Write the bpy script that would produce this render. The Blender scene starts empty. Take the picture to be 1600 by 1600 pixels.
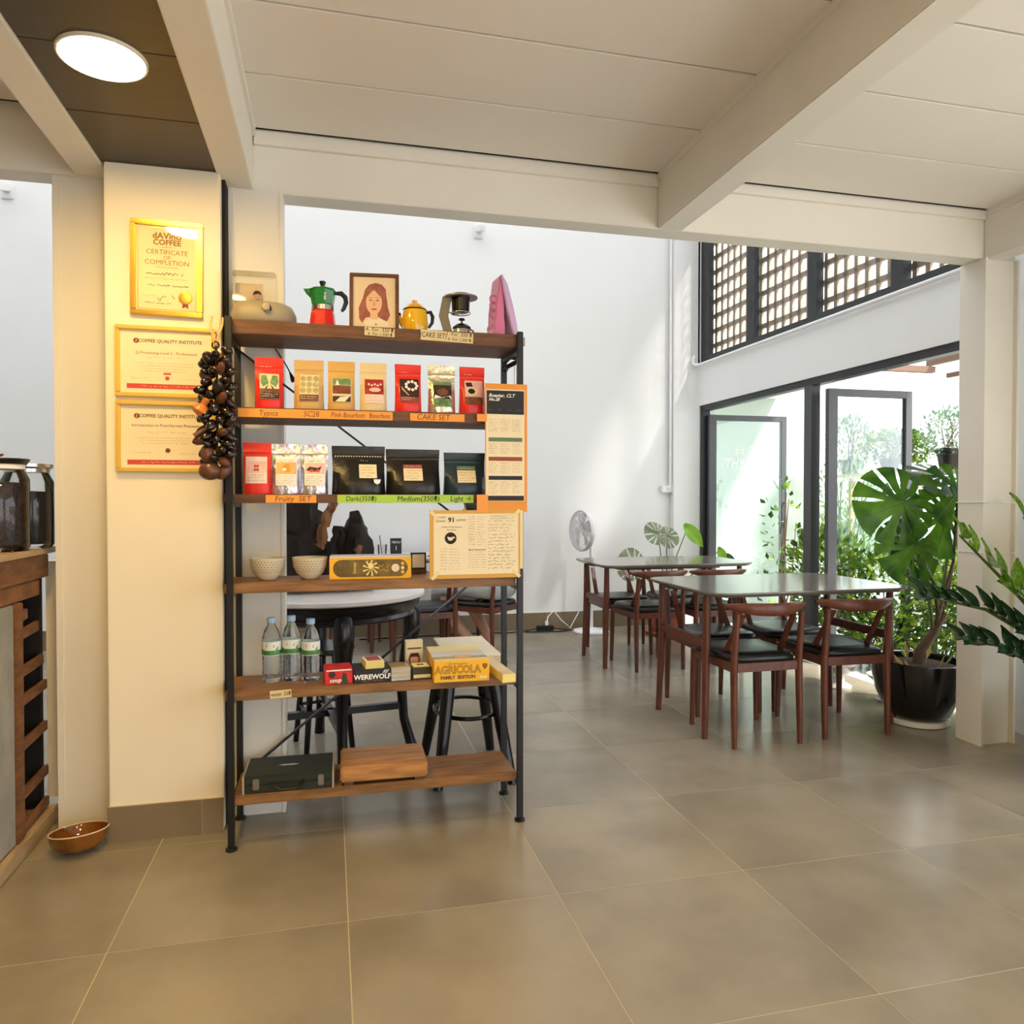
import bpy, bmesh, math, random
from mathutils import Vector, Matrix, Euler
R = math.radians
PI = math.pi
scene = bpy.context.scene
C = scene.collection

# ---------------------------------------------------------------- camera, world, sun, exposure
cam_d = bpy.data.cameras.new('camera'); cam = bpy.data.objects.new('camera', cam_d); C.objects.link(cam)
cam.location = (0, 0, 1.154); cam.rotation_euler = (R(90 - 0.98), 0, R(-13.7))
cam_d.sensor_width = 36; cam_d.lens = 36 * 1170 / 1600; cam_d.clip_start = 0.02; cam_d.clip_end = 200
scene.camera = cam
w = bpy.data.worlds.new('sky'); scene.world = w; w.use_nodes = True
bg = w.node_tree.nodes['Background']; bg.inputs[0].default_value = (0.93, 0.95, 1.0, 1); bg.inputs[1].default_value = 1.9
sun_d = bpy.data.lights.new('sun', 'SUN'); sun = bpy.data.objects.new('sun', sun_d); C.objects.link(sun)
sun_d.energy = 5.0; sun_d.angle = R(7); sun_d.color = (1, 0.95, 0.88)
sun.rotation_euler = (-Vector((0.40, -0.55, 0.80))).to_track_quat('-Z', 'Y').to_euler()
vs = scene.view_settings
vs.view_transform = 'Standard'; vs.look = 'None'; vs.gamma = 1; vs.use_curve_mapping = False; vs.exposure = 0.97

# ---------------------------------------------------------------- materials
def lin(c):
    c = c / 255
    return c / 12.92 if c <= 0.04045 else ((c + 0.055) / 1.055) ** 2.4
def rgb(r, g, b): return (lin(r), lin(g), lin(b))
MATS = {}
def mat(name, col, rough=0.5, metal=0.0, var=0.0, vscale=6, stretch=(1, 1, 1), bump=0.0, bscale=40, coat=0.0, trans=0.0, emit=0.0, rand=0.0, sub=0.0, rvar=0.0, ior=1.45, detail=4):
    m = bpy.data.materials.new(name); m.use_nodes = True
    nt = m.node_tree; N = nt.nodes; L = nt.links; p = N['Principled BSDF']
    c = rgb(*col)
    p.inputs['Base Color'].default_value = (*c, 1); p.inputs['Roughness'].default_value = rough; p.inputs['Metallic'].default_value = metal
    p.inputs['Coat Weight'].default_value = coat; p.inputs['Coat Roughness'].default_value = 0.08
    p.inputs['Transmission Weight'].default_value = trans; p.inputs['IOR'].default_value = ior
    if emit:
        p.inputs['Emission Color'].default_value = (*c, 1); p.inputs['Emission Strength'].default_value = emit
    if var or bump or rvar:
        tc = N.new('ShaderNodeTexCoord'); mp = N.new('ShaderNodeMapping'); mp.inputs['Scale'].default_value = stretch
        L.new(tc.outputs['Object'], mp.inputs['Vector'])
        src = mp.outputs['Vector']
        if rand:
            oi = N.new('ShaderNodeObjectInfo'); ad = N.new('ShaderNodeVectorMath'); ad.operation = 'ADD'
            ml = N.new('ShaderNodeMath'); ml.operation = 'MULTIPLY'; ml.inputs[1].default_value = 50
            L.new(oi.outputs['Random'], ml.inputs[0]); L.new(src, ad.inputs[0]); L.new(ml.outputs[0], ad.inputs[1]); src = ad.outputs[0]
        if var:
            nz = N.new('ShaderNodeTexNoise'); nz.inputs['Scale'].default_value = vscale; nz.inputs['Detail'].default_value = detail
            L.new(src, nz.inputs['Vector'])
            cr = N.new('ShaderNodeValToRGB'); e = cr.color_ramp.elements
            e[0].position = 0.22; e[1].position = 0.78; cr.color_ramp.interpolation = 'EASE'
            e[0].color = (*[max(0, x * (1 - var)) for x in c], 1); e[1].color = (*[min(1, x * (1 + var)) for x in c], 1)
            L.new(nz.outputs['Fac'], cr.inputs[0])
            out = cr.outputs[0]
            if rand:
                hv = N.new('ShaderNodeHueSaturation'); mr = N.new('ShaderNodeMapRange')
                mr.inputs[3].default_value = 1 - rand; mr.inputs[4].default_value = 1 + rand
                L.new(oi.outputs['Random'], mr.inputs[0]); L.new(mr.outputs[0], hv.inputs['Value']); L.new(out, hv.inputs['Color']); out = hv.outputs[0]
            L.new(out, p.inputs['Base Color'])
            if rvar:
                mr2 = N.new('ShaderNodeMapRange'); mr2.inputs[3].default_value = rough - rvar; mr2.inputs[4].default_value = rough + rvar
                L.new(nz.outputs['Fac'], mr2.inputs[0]); L.new(mr2.outputs[0], p.inputs['Roughness'])
        if bump:
            nb = N.new('ShaderNodeTexNoise'); nb.inputs['Scale'].default_value = bscale; nb.inputs['Detail'].default_value = 5
            L.new(src, nb.inputs['Vector'])
            bp = N.new('ShaderNodeBump'); bp.inputs['Strength'].default_value = bump; bp.inputs['Distance'].default_value = 0.01
            L.new(nb.outputs['Fac'], bp.inputs['Height']); L.new(bp.outputs[0], p.inputs['Normal'])
    MATS[name] = m
    return m
def pane_mat(name, tint, gloss=0.03):
    m = bpy.data.materials.new(name); m.use_nodes = True; nt = m.node_tree; N = nt.nodes; L = nt.links
    N.remove(N['Principled BSDF']); o = N['Material Output']
    t = N.new('ShaderNodeBsdfTransparent'); t.inputs[0].default_value = (*tint, 1)
    g = N.new('ShaderNodeBsdfGlossy'); g.inputs['Roughness'].default_value = gloss
    f = N.new('ShaderNodeFresnel'); f.inputs[0].default_value = 1.5
    x = N.new('ShaderNodeMixShader'); L.new(f.outputs[0], x.inputs[0]); L.new(t.outputs[0], x.inputs[1]); L.new(g.outputs[0], x.inputs[2]); L.new(x.outputs[0], o.inputs[0])
    MATS[name] = m; return m
def leaf_mat(name, col, col2, trans=0.35, rough=0.4):
    m = bpy.data.materials.new(name); m.use_nodes = True; nt = m.node_tree; N = nt.nodes; L = nt.links
    p = N['Principled BSDF']; o = N['Material Output']
    tc = N.new('ShaderNodeTexCoord'); nz = N.new('ShaderNodeTexNoise'); nz.inputs['Scale'].default_value = 9
    L.new(tc.outputs['Object'], nz.inputs['Vector'])
    cr = N.new('ShaderNodeValToRGB'); cr.color_ramp.elements[0].color = (*rgb(*col), 1); cr.color_ramp.elements[1].color = (*rgb(*col2), 1)
    cr.color_ramp.elements[0].position = 0.35; cr.color_ramp.elements[1].position = 0.65
    L.new(nz.outputs['Fac'], cr.inputs[0]); L.new(cr.outputs[0], p.inputs['Base Color']); p.inputs['Roughness'].default_value = rough
    t = N.new('ShaderNodeBsdfTranslucent'); L.new(cr.outputs[0], t.inputs[0])
    x = N.new('ShaderNodeMixShader'); x.inputs[0].default_value = trans
    L.new(p.outputs[0], x.inputs[1]); L.new(t.outputs[0], x.inputs[2]); L.new(x.outputs[0], o.inputs[0])
    MATS[name] = m; return m
def foil_mat(name, base, amount, scale, seed=0):
    m = mat(name, base, rough=0.28, metal=0.85, bump=0.9, bscale=scale)
    nt = m.node_tree; N = nt.nodes; L = nt.links; p = N['Principled BSDF']
    tc = N.new('ShaderNodeTexCoord'); nz = N.new('ShaderNodeTexNoise'); nz.inputs['Scale'].default_value = 16; nz.inputs['Distortion'].default_value = 1.5
    L.new(tc.outputs['Object'], nz.inputs['Vector'])
    cr = N.new('ShaderNodeValToRGB'); e = cr.color_ramp.elements
    cols = [(235, 225, 190), (190, 215, 240), (205, 190, 235), (240, 235, 215), (190, 235, 205), (250, 215, 190)]
    e[0].position = 0.25; e[0].color = (*rgb(*cols[0]), 1); e[1].position = 0.75; e[1].color = (*rgb(*cols[5]), 1)
    for i in range(1, 5):
        k = e.new(0.25 + 0.1 * i); k.color = (*rgb(*cols[i]), 1)
    mx = N.new('ShaderNodeMix'); mx.data_type = 'RGBA'; mx.inputs[0].default_value = amount; mx.inputs[6].default_value = (*rgb(*base), 1)
    L.new(nz.outputs['Fac'], cr.inputs[0]); L.new(cr.outputs[0], mx.inputs[7]); L.new(mx.outputs[2], p.inputs['Base Color'])
    return m
# setting
mat('plaster_white', (236, 238, 236), 0.75, var=0.025, vscale=1.2, bump=0.03, bscale=60)
mat('plaster_cream', (240, 230, 206), 0.6, var=0.03, vscale=2, bump=0.08, bscale=18)
mat('steel_white', (233, 229, 218), 0.45, var=0.03, vscale=2.5, bump=0.02, bscale=30)
mat('ceiling_board', (234, 229, 219), 0.65, var=0.02, vscale=2, bump=0.02, bscale=90)
mat('ceiling_brown', (70, 56, 34), 0.35, var=0.12, vscale=3, stretch=(1, 6, 1))
mat('floor_tile', (147, 138, 120), 0.22, var=0.2, vscale=2.6, bump=0.03, bscale=25, rand=0.03, detail=6)
mat('grout', (200, 190, 166), 0.7)
mat('base_tile', (128, 112, 88), 0.5, var=0.08, vscale=5, rand=0.03)
mat('dark_gap', (30, 24, 20), 0.8)
mat('frame_black', (38, 42, 44), 0.4)
mat('frame_grey', (74, 76, 79), 0.4, var=0.05)
mat('lattice_wood', (158, 144, 126), 0.7, var=0.1, vscale=8)
pane_mat('door_glass', (0.90, 0.95, 0.94)); pane_mat('clear_glass', (0.975, 0.98, 0.98))
mat('concrete', (150, 148, 138), 0.8, var=0.2, vscale=7, bump=0.15, bscale=25, detail=8)
mat('pave', (208, 206, 201), 0.22, var=0.18, vscale=3, detail=7)
mat('garden_wall', (172, 184, 172), 0.8, var=0.04, vscale=2)
m = bpy.data.materials.new('added_light_roof'); m.use_nodes = True; N = m.node_tree.nodes; N.remove(N['Principled BSDF']); t_ = N.new('ShaderNodeBsdfTranslucent'); t_.inputs[0].default_value = (0.56, 0.56, 0.57, 1); m.node_tree.links.new(t_.outputs[0], N['Material Output'].inputs[0]); MATS['added_light_roof'] = m  # translucent sheet for the roof added to brighten the tall space
# wood and metal
mat('shelf_wood', (138, 98, 58), 0.45, var=0.35, vscale=7, stretch=(1.2, 9, 9), bump=0.05, bscale=50, rand=0.06)
mat('shelf_wood_dark', (104, 68, 42), 0.5, var=0.35, vscale=7, stretch=(1.2, 9, 9), bump=0.05, bscale=50)
mat('tray_wood', (176, 126, 74), 0.4, var=0.3, vscale=7, stretch=(1.2, 9, 9))
mat('old_wood', (122, 80, 48), 0.65, var=0.35, vscale=8, stretch=(6, 1.5, 6), bump=0.15, bscale=40, rand=0.1)
mat('pale_wood', (176, 150, 112), 0.6, var=0.15, vscale=7, stretch=(6, 1.5, 6))
mat('crate_dark', (26, 20, 16), 0.8)
mat('chair_wood', (100, 55, 39), 0.32, var=0.25, vscale=9, stretch=(4, 4, 1), rand=0.05)
mat('table_top', (126, 118, 111), 0.13, var=0.1, vscale=6, stretch=(1, 8, 1))
mat('beige_board', (218, 204, 172), 0.55, var=0.06, vscale=6)
mat('black_metal', (22, 22, 24), 0.4)
mat('black_paint', (14, 14, 16), 0.25)
mat('leather', (22, 26, 28), 0.3, bump=0.04, bscale=120)
mat('stone_top', (214, 212, 208), 0.3, var=0.08, vscale=5)
mat('drift_dark', (34, 26, 22), 0.75, var=0.5, vscale=10, bump=0.6, bscale=22)
mat('drift_brown', (128, 88, 56), 0.7, var=0.45, vscale=14, stretch=(3, 3, 0.7), bump=0.6, bscale=26)
mat('steel', (200, 198, 192), 0.22, metal=1.0)
mat('steel_dull', (150, 146, 138), 0.4, metal=0.9)
mat('bracket_metal', (132, 120, 98), 0.5, metal=0.6)
mat('gold', (226, 184, 84), 0.28, metal=0.85)
mat('gold_paint', (232, 196, 96), 0.4, metal=0.35)
mat('chrome_dark', (60, 58, 56), 0.2, metal=0.9)
mat('plastic_white', (238, 238, 238), 0.4); mat('fan_grey', (206, 208, 210), 0.5)
mat('plastic_black', (20, 20, 21), 0.4); mat('cord_white', (235, 235, 232), 0.6)
mat('lamp_glow', (255, 211, 128), 0.4, emit=76)
mat('lamp_rim', (230, 220, 200), 0.4)
# paper, bags, print
mat('paper_cream', (238, 224, 190), 0.7); mat('paper_white', (240, 236, 226), 0.65); mat('paper_tan', (228, 206, 170), 0.7)
mat('paper_pink', (240, 216, 200), 0.65)
mat('card_orange', (232, 152, 60), 0.6, var=0.05); mat('card_kraft', (214, 166, 82), 0.65, var=0.08); mat('tape_orange', (240, 158, 66), 0.5)
mat('tape_green', (170, 208, 78), 0.55); mat('tape_clear', (230, 212, 158), 0.3); mat('tag_tan', (222, 204, 154), 0.6)
mat('ink_black', (30, 26, 24), 0.7); mat('ink_grey', (130, 118, 100), 0.8); mat('ink_brown', (110, 74, 40), 0.7); mat('ink_red', (206, 74, 62), 0.6)
mat('ink_gold', (150, 104, 36), 0.5); mat('ink_white', (245, 245, 240), 0.6); mat('ink_navy', (34, 32, 40), 0.6); mat('ink_green', (96, 124, 96), 0.6); mat('ink_rust', (150, 70, 52), 0.6)
mat('bag_red', (226, 44, 30), 0.35, bump=0.25, bscale=28); mat('bag_kraft', (206, 170, 108), 0.6, bump=0.25, bscale=28); mat('bag_kraft_gold', (212, 168, 92), 0.55, bump=0.25, bscale=28); mat('bag_cream', (226, 204, 156), 0.6, bump=0.2, bscale=28)
foil_mat('foil_holo', (225, 222, 205), 0.85, 26); foil_mat('foil_gold', (228, 214, 160), 0.4, 30)
mat('bag_black', (26, 24, 24), 0.32, bump=0.4, bscale=22); mat('bag_teal', (24, 50, 66), 0.35, bump=0.3, bscale=22)
mat('art_green', (104, 140, 92), 0.6, var=0.4, vscale=60); mat('art_dark', (58, 34, 30), 0.5, var=0.5, vscale=70); mat('art_red', (164, 46, 38), 0.5, var=0.55, vscale=80)
mat('art_brown', (120, 74, 48), 0.6, var=0.4, vscale=60); mat('art_olive', (170, 164, 112), 0.6, var=0.3, vscale=70); mat('art_orange', (240, 182, 116), 0.6, var=0.2, vscale=40)
mat('art_pink', (240, 190, 180), 0.6, var=0.2, vscale=40); mat('art_white', (246, 240, 230), 0.5)
mat('drawn_shade', (212, 160, 124), 0.7); mat('skin_print', (232, 188, 150), 0.7); mat('hair_print', (156, 92, 76), 0.7, var=0.25, vscale=40); mat('dark_print', (70, 48, 40), 0.7)
# objects
mat('enamel_yellow', (240, 184, 24), 0.15, coat=0.6); mat('enamel_green', (34, 122, 56), 0.25, coat=0.4); mat('enamel_red', (214, 34, 24), 0.28, coat=0.3)
mat('device_grey', (150, 140, 120), 0.5, var=0.05); mat('pink_gloss', (214, 120, 160), 0.35); mat('pink_lilac', (206, 176, 220), 0.45)
mat('pod_black', (30, 20, 18), 0.16, var=0.3, vscale=20, coat=0.4); mat('pod_brown', (96, 60, 40), 0.3, var=0.4, vscale=25); mat('pod_orange', (190, 112, 48), 0.35, var=0.2, vscale=20)
mat('leather_cord', (214, 170, 112), 0.6)
mat('bowl_glaze', (214, 204, 176), 0.3, var=0.05); mat('bowl_spot', (84, 84, 80), 0.5)
mat('brown_glaze', (120, 70, 18), 0.12, var=0.4, vscale=12, coat=0.7)
mat('box_yellow', (244, 186, 44), 0.5); mat('box_yellow_pale', (240, 222, 140), 0.5); mat('box_olive', (110, 92, 40), 0.5, var=0.35, vscale=30)
mat('box_red', (206, 36, 34), 0.35, var=0.35, vscale=30); mat('box_black', (20, 18, 20), 0.4); mat('box_green', (58, 62, 38), 0.5); mat('box_cream', (226, 212, 172), 0.5, var=0.06)
mat('case_green', (36, 42, 34), 0.55, var=0.1, vscale=60, bump=0.1, bscale=300); mat('case_trim', (170, 160, 136), 0.4)
mat('water_pet', (236, 246, 253), 0.03, trans=1.0, ior=1.33, bump=0.2, bscale=60); mat('cap_blue', (150, 186, 226), 0.4); mat('label_film', (228, 236, 228), 0.4); mat('label_green', (70, 128, 70), 0.4, var=0.3, vscale=30)
mat('coffee_beans', (52, 32, 24), 0.4, var=0.6, vscale=70, bump=0.8, bscale=80)
mat('jar_lid_black', (16, 16, 16), 0.35)
mat('ceramic_black', (14, 16, 20), 0.18, coat=0.5); mat('terracotta', (176, 90, 56), 0.7, var=0.15); mat('ceramic_white', (232, 230, 222), 0.3); mat('soil', (62, 48, 36), 0.95, var=0.4, vscale=40, bump=0.8, bscale=60)
leaf_mat('monstera_leaf', (44, 96, 22), (96, 146, 34), 0.45, 0.3); leaf_mat('monstera_dark', (22, 56, 26), (42, 84, 36), 0.3, 0.3)
leaf_mat('zz_leaf', (86, 130, 34), (132, 170, 54), 0.3, 0.25); leaf_mat('zz_dark', (24, 50, 34), (44, 74, 42), 0.2, 0.25)
leaf_mat('bush_leaf', (92, 132, 30), (156, 178, 62), 0.4); leaf_mat('bush_dark', (44, 82, 34), (86, 124, 52), 0.35); leaf_mat('silver_leaf', (92, 124, 100), (140, 164, 138), 0.35); leaf_mat('pale_leaf', (100, 144, 60), (146, 178, 92), 0.4); leaf_mat('dry_leaf', (176, 140, 70), (206, 180, 100), 0.4)
leaf_mat('lime_leaf', (120, 176, 44), (160, 206, 70), 0.5); leaf_mat('grey_leaf', (110, 124, 92), (156, 164, 130), 0.3)
mat('stem_green', (96, 120, 60), 0.5); mat('stem_brown', (92, 70, 52), 0.7)
mat('skin', (222, 172, 146), 0.5); mat('hair_black', (22, 18, 18), 0.4, bump=0.3, bscale=60); mat('shirt_dark', (52, 54, 58), 0.8); mat('skirt_grey', (176, 182, 178), 0.8, var=0.1, vscale=12); mat('sandal', (196, 120, 96), 0.5)
mat('awning_red', (176, 70, 60), 0.6); mat('awning_brown', (110, 84, 68), 0.6); mat('awning_sheet', (224, 222, 216), 0.5)

# ---------------------------------------------------------------- mesh builder
class MB:
    def __init__(s): s.v = []; s.f = []
    def add(s, vs, fs):
        o = len(s.v); s.v += [tuple(p) for p in vs]; s.f += [tuple(i + o for i in f) for f in fs]; return s
    def box(s, x0, x1, y0, y1, z0, z1, mtx=None):
        vs = [Vector((x, y, z)) for z in (z0, z1) for y in (y0, y1) for x in (x0, x1)]
        if mtx: vs = [mtx @ p for p in vs]
        return s.add(vs, [(0, 2, 3, 1), (4, 5, 7, 6), (0, 1, 5, 4), (2, 6, 7, 3), (0, 4, 6, 2), (1, 3, 7, 5)])
    def bar(s, a, b, w, h, up=(0, 0, 1)):
        a = Vector(a); b = Vector(b); d = (b - a).normalized(); u = Vector(up)
        if abs(d.dot(u)) > 0.98: u = Vector((0, 1, 0))
        r = d.cross(u).normalized(); u = r.cross(d)
        vs = [p + r * (i * w / 2) + u * (j * h / 2) for p in (a, b) for i, j in ((-1, -1), (1, -1), (1, 1), (-1, 1))]
        return s.add(vs, [(0, 1, 2, 3), (7, 6, 5, 4), (0, 4, 5, 1), (1, 5, 6, 2), (2, 6, 7, 3), (3, 7, 4, 0)])
    def tube(s, pts, r, n=8, cap=True):
        pts = [Vector(p) for p in pts]; k = len(pts); rs = r if isinstance(r, (list, tuple)) else [r] * k
        t0 = (pts[1] - pts[0]).normalized(); u = Vector((0, 0, 1)) if abs(t0.z) < 0.9 else Vector((1, 0, 0))
        u = (u - t0 * u.dot(t0)).normalized(); vs = []; fs = []
        for i, p in enumerate(pts):
            t = (pts[min(i + 1, k - 1)] - pts[max(i - 1, 0)]).normalized()
            u = (u - t * u.dot(t)).normalized(); b = t.cross(u)
            for j in range(n):
                a = 2 * PI * j / n; vs.append(p + (u * math.cos(a) + b * math.sin(a)) * rs[i])
        for i in range(k - 1):
            for j in range(n): fs.append((i * n + j, i * n + (j + 1) % n, (i + 1) * n + (j + 1) % n, (i + 1) * n + j))
        if cap: fs += [tuple(range(n - 1, -1, -1)), tuple((k - 1) * n + j for j in range(n))]
        return s.add(vs, fs)
    def loft(s, rings, cap0=True, cap1=True):
        n = len(rings[0]); vs = [p for rg in rings for p in rg]; fs = []
        for i in range(len(rings) - 1):
            for j in range(n): fs.append((i * n + j, i * n + (j + 1) % n, (i + 1) * n + (j + 1) % n, (i + 1) * n + j))
        if cap0: fs.append(tuple(range(n - 1, -1, -1)))
        if cap1: fs.append(tuple((len(rings) - 1) * n + j for j in range(n)))
        return s.add(vs, fs)
    def lathe(s, prof, n=24, c=(0, 0, 0), mtx=None, sx=1, sy=1):
        rings = []
        for r, z in prof:
            rg = [Vector((c[0] + sx * r * math.cos(2 * PI * j / n), c[1] + sy * r * math.sin(2 * PI * j / n), c[2] + z)) for j in range(n)]
            rings.append([mtx @ p for p in rg] if mtx else rg)
        return s.loft(rings)
    def ball(s, c, rx, ry=None, rz=None, n=12, m=8, mtx=None):
        ry = ry or rx; rz = rz or rx; rings = []
        for i in range(m + 1):
            a = -PI / 2 + PI * i / m; q = max(math.cos(a), 0.02)
            rg = [Vector((rx * q * math.cos(2 * PI * j / n), ry * q * math.sin(2 * PI * j / n), rz * math.sin(a))) for j in range(n)]
            rings.append([Vector(c) + ((mtx @ p) if mtx else p) for p in rg])
        return s.loft(rings)
    def prism(s, poly, y0, y1, mtx=None):       # polygon in x,z extruded along y
        n = len(poly); vs = [Vector((x, y0, z)) for x, z in poly] + [Vector((x, y1, z)) for x, z in poly]
        if mtx: vs = [mtx @ p for p in vs]
        return s.add(vs, [tuple(range(n)), tuple(range(2 * n - 1, n - 1, -1))] + [(i, i + n, (i + 1) % n + n, (i + 1) % n) for i in range(n)])
    def face(s, pts): return s.add(pts, [tuple(range(len(pts)))])
    def build(s, name, m, parent=None, smooth=False, bevel=0.0, loc=None, sub=0, angle=40, fixn=True):
        me = bpy.data.meshes.new(name); me.from_pydata(s.v, [], s.f)
        bm = bmesh.new(); bm.from_mesh(me)
        if bevel:
            try:
                es = [e for e in bm.edges if len(e.link_faces) == 2 and e.calc_face_angle(0) > R(30)]
                bmesh.ops.bevel(bm, geom=es, offset=bevel, segments=2, affect='EDGES', clamp_overlap=True)
            except Exception: pass
        if fixn: bmesh.ops.recalc_face_normals(bm, faces=bm.faces)
        bm.to_mesh(me); bm.free()
        if smooth:
            me.polygons.foreach_set('use_smooth', [True] * len(me.polygons))
            if angle < 180:
                try: me.set_sharp_from_angle(angle=R(angle))
                except Exception: pass
        me.materials.append(MATS[m])
        o = bpy.data.objects.new(name, me); C.objects.link(o)
        if parent: o.parent = parent
        if loc: o.location = loc
        return o
def tag(o, label, cat, group=None, kind=None):
    if label: o['label'] = label
    if cat: o['category'] = cat
    if group: o['group'] = group
    if kind: o['kind'] = kind
    return o
def struct(o): o['kind'] = 'structure'; return o
def thing(name, label, cat, loc=(0, 0, 0), rz=0.0, group=None, rot=None):
    o = bpy.data.objects.new(name, None); C.objects.link(o); o.location = loc; o.empty_display_size = 0.05
    o.rotation_euler = rot if rot else (0, 0, rz)
    return tag(o, label, cat, group)
def share(o, name, parent, loc=None, rot=None, scale=None):
    c = bpy.data.objects.new(name, o.data); C.objects.link(c); c.parent = parent
    if loc is not None: c.location = loc
    if rot is not None: c.rotation_euler = rot
    if scale is not None: c.scale = scale if isinstance(scale, (tuple, list)) else (scale,) * 3
    return c
def copy_tree(o, parent=None):
    c = o.copy(); C.objects.link(c); c.parent = parent
    for ch in o.children: copy_tree(ch, c)
    return c
FONT = {}
def text(parent, s, size, x, z, y, m, align='CENTER', shear=0.0, bold=0.0, sx=1.0, name='lettering', rot=(PI / 2, 0, 0), roll=0.0, loc=None):
    cu = bpy.data.curves.new('t', 'FONT'); cu.body = s; cu.size = size; cu.align_x = align; cu.align_y = 'CENTER'; cu.shear = shear; cu.offset = bold; cu.resolution_u = 2
    ob = bpy.data.objects.new('t', cu); C.objects.link(ob)
    me = bpy.data.meshes.new_from_object(ob.evaluated_get(bpy.context.evaluated_depsgraph_get()))
    bpy.data.objects.remove(ob); bpy.data.curves.remove(cu)
    me.materials.clear(); me.materials.append(MATS[m])
    o = bpy.data.objects.new(name, me); C.objects.link(o); o.parent = parent
    o.location = loc if loc else (x, y, z); o.rotation_euler = (rot[0], rot[1] + roll, rot[2]) if rot == (PI / 2, 0, 0) else rot
    o.scale = (sx, 1, 1)
    return o
def scribble(mb, x0, x1, z, h, y, seed, tw=0.0006, mapf=None):
    """pen-like writing from x0 to x1 at height z"""
    rnd = random.Random(seed); x = x0; step = h * 0.55; pts = []
    while x < x1:
        if rnd.random() < 0.15 and len(pts) > 2:
            _ribbon(mb, pts, tw, y, mapf); pts = []; x += step * 1.2
        pts.append((x, z + h * (rnd.random() - 0.5) * (1.6 if rnd.random() < 0.2 else 1))); x += step * (0.5 + rnd.random() * 0.7)
    if len(pts) > 1: _ribbon(mb, pts, tw, y, mapf)
def _ribbon(mb, pts, tw, y, mapf=None):
    if len(pts) < 2: return
    for (ax, az), (bx, bz) in zip(pts[:-1], pts[1:]):
        d = Vector((bx - ax, bz - az)); l = max(d.length, 1e-6); nx, nz = -d.y / l * tw, d.x / l * tw
        q = [(ax - nx, az - nz), (bx - nx, bz - nz), (bx + nx, bz + nz), (ax + nx, az + nz)]
        mb.face([mapf(*p) if mapf else (p[0], y, p[1]) for p in q])
def disc(cx, cz, rx, rz=None, n=18, a0=0, a1=2 * PI):
    rz = rz or rx
    return [(cx + rx * math.cos(a0 + (a1 - a0) * i / n), cz + rz * math.sin(a0 + (a1 - a0) * i / n)) for i in range(n)]
def flat(parent, poly, y, m, name='print'):
    return MB().face([(x, y, z) for x, z in poly]).build(name, m, parent, fixn=False)
def rect(x0, x1, z0, z1): return [(x0, z0), (x1, z0), (x1, z1), (x0, z1)]

# ---------------------------------------------------------------- the setting
ZC = 2.485            # mezzanine soffit
YB = 2.88             # near face of the cross beam
XR = 3.30             # inner face of the door wall
YW = 6.38             # inner face of the far wall
floor = struct(MB().box(-4.2, XR, -2.6, YW + 0.1, -0.10, -0.0008).build('floor', 'grout'))
tile_src = None
xs = [0.045 + 0.6 * k for k in range(-7, 6)]; ys = [2.076 + 0.6 * k for k in range(-6, 8)]
for i, x in enumerate(xs):
    for j, y in enumerate(ys):
        x1 = min(x + 0.6, XR); y1 = min(y + 0.6, YW)
        if x1 - x < 0.05 or y1 - y < 0.05: continue
        full = (x1 - x > 0.599 and y1 - y > 0.599)
        if full and tile_src: share(tile_src, 'tile', floor, (x, y, 0)); continue
        o = MB().box(0.0015, x1 - x - 0.0015, 0.0015, y1 - y - 0.0015, -0.008, 0).build('tile', 'floor_tile', floor, loc=(x, y, 0))
        if full: tile_src = o
# walls
wb = struct(MB().box(-4.2, XR + 0.2, YW, YW + 0.12, -0.05, 4.7).build('wall_back', 'plaster_white'))
MB().box(3.06, XR + 0.02, 6.31, YW, 0, 4.7).build('pilaster', 'plaster_white', wb, bevel=0.004)
wr = MB()
wr.box(XR, XR + 0.16, 2.2, YW, 2.01, 2.40)            # lintel band between doors and lattice window
wr.box(XR, XR + 0.16, 2.2, 6.29, 3.75, 4.7)           # above the lattice window
wr.box(XR, XR + 0.16, 2.0, 3.06, -0.05, 2.01); wr.box(XR, XR + 0.16, -2.6, -1.8, -0.05, 2.01)   # solid parts beside the column and beyond an unseen opening added to let daylight in
wr.box(XR, XR + 0.16, 2.2, 3.2, 2.40, 3.75)
wr.box(XR, XR + 0.16, 6.29, YW, -0.05, 2.01); wr.box(XR, XR + 0.16, 6.31, YW, 2.40, 4.7)
wr.box(XR, XR + 0.16, -2.6, 2.2, 2.01, 2.6)
struct(wr.build('wall_right', 'plaster_white'))
struct(MB().box(-4.32, -4.2, -2.6, YW, -0.05, 4.7).build('wall_left', 'plaster_white'))
wf = MB(); wf.box(-4.2, 0.6, -2.72, -2.6, -0.05, 2.6); wf.box(2.9, XR, -2.72, -2.6, -0.05, 2.6); wf.box(0.6, 2.9, -2.72, -2.6, 2.2, 2.6); struct(wf.build('wall_front', 'plaster_white'))  # gap between the boxes is an unseen opening added for fill daylight
up = MB(); up.box(-4.2, XR + 0.16, 2.93, YW, 4.7, 4.705); struct(up.build('ceiling', 'added_light_roof'))  # unseen translucent roof, added so diffused daylight reaches the back wall
struct(MB().box(-4.2, XR, 2.90, 2.96, 2.52, 4.7).build('wall_mezzanine', 'plaster_white'))
pw = MB(); pw.box(-0.725, -0.362, 2.755, 2.93, 0.0, 2.277)
struct(MB().box(-1.0, -0.93, 3.03, 3.09, 0.07, 0.93).build('wall_stub', 'plaster_cream'))
wp = struct(pw.build('wall_pier', 'plaster_cream', bevel=0.004))
MB().box(-0.361, -0.350, 2.80, 2.90, 0.0, 2.30).build('dark_joint', 'dark_gap', wp)
bb = struct(MB().box(-4.2, 3.06, YW - 0.011, YW - 0.001, 0, 0.15).build('baseboard_back', 'grout'))
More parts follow.
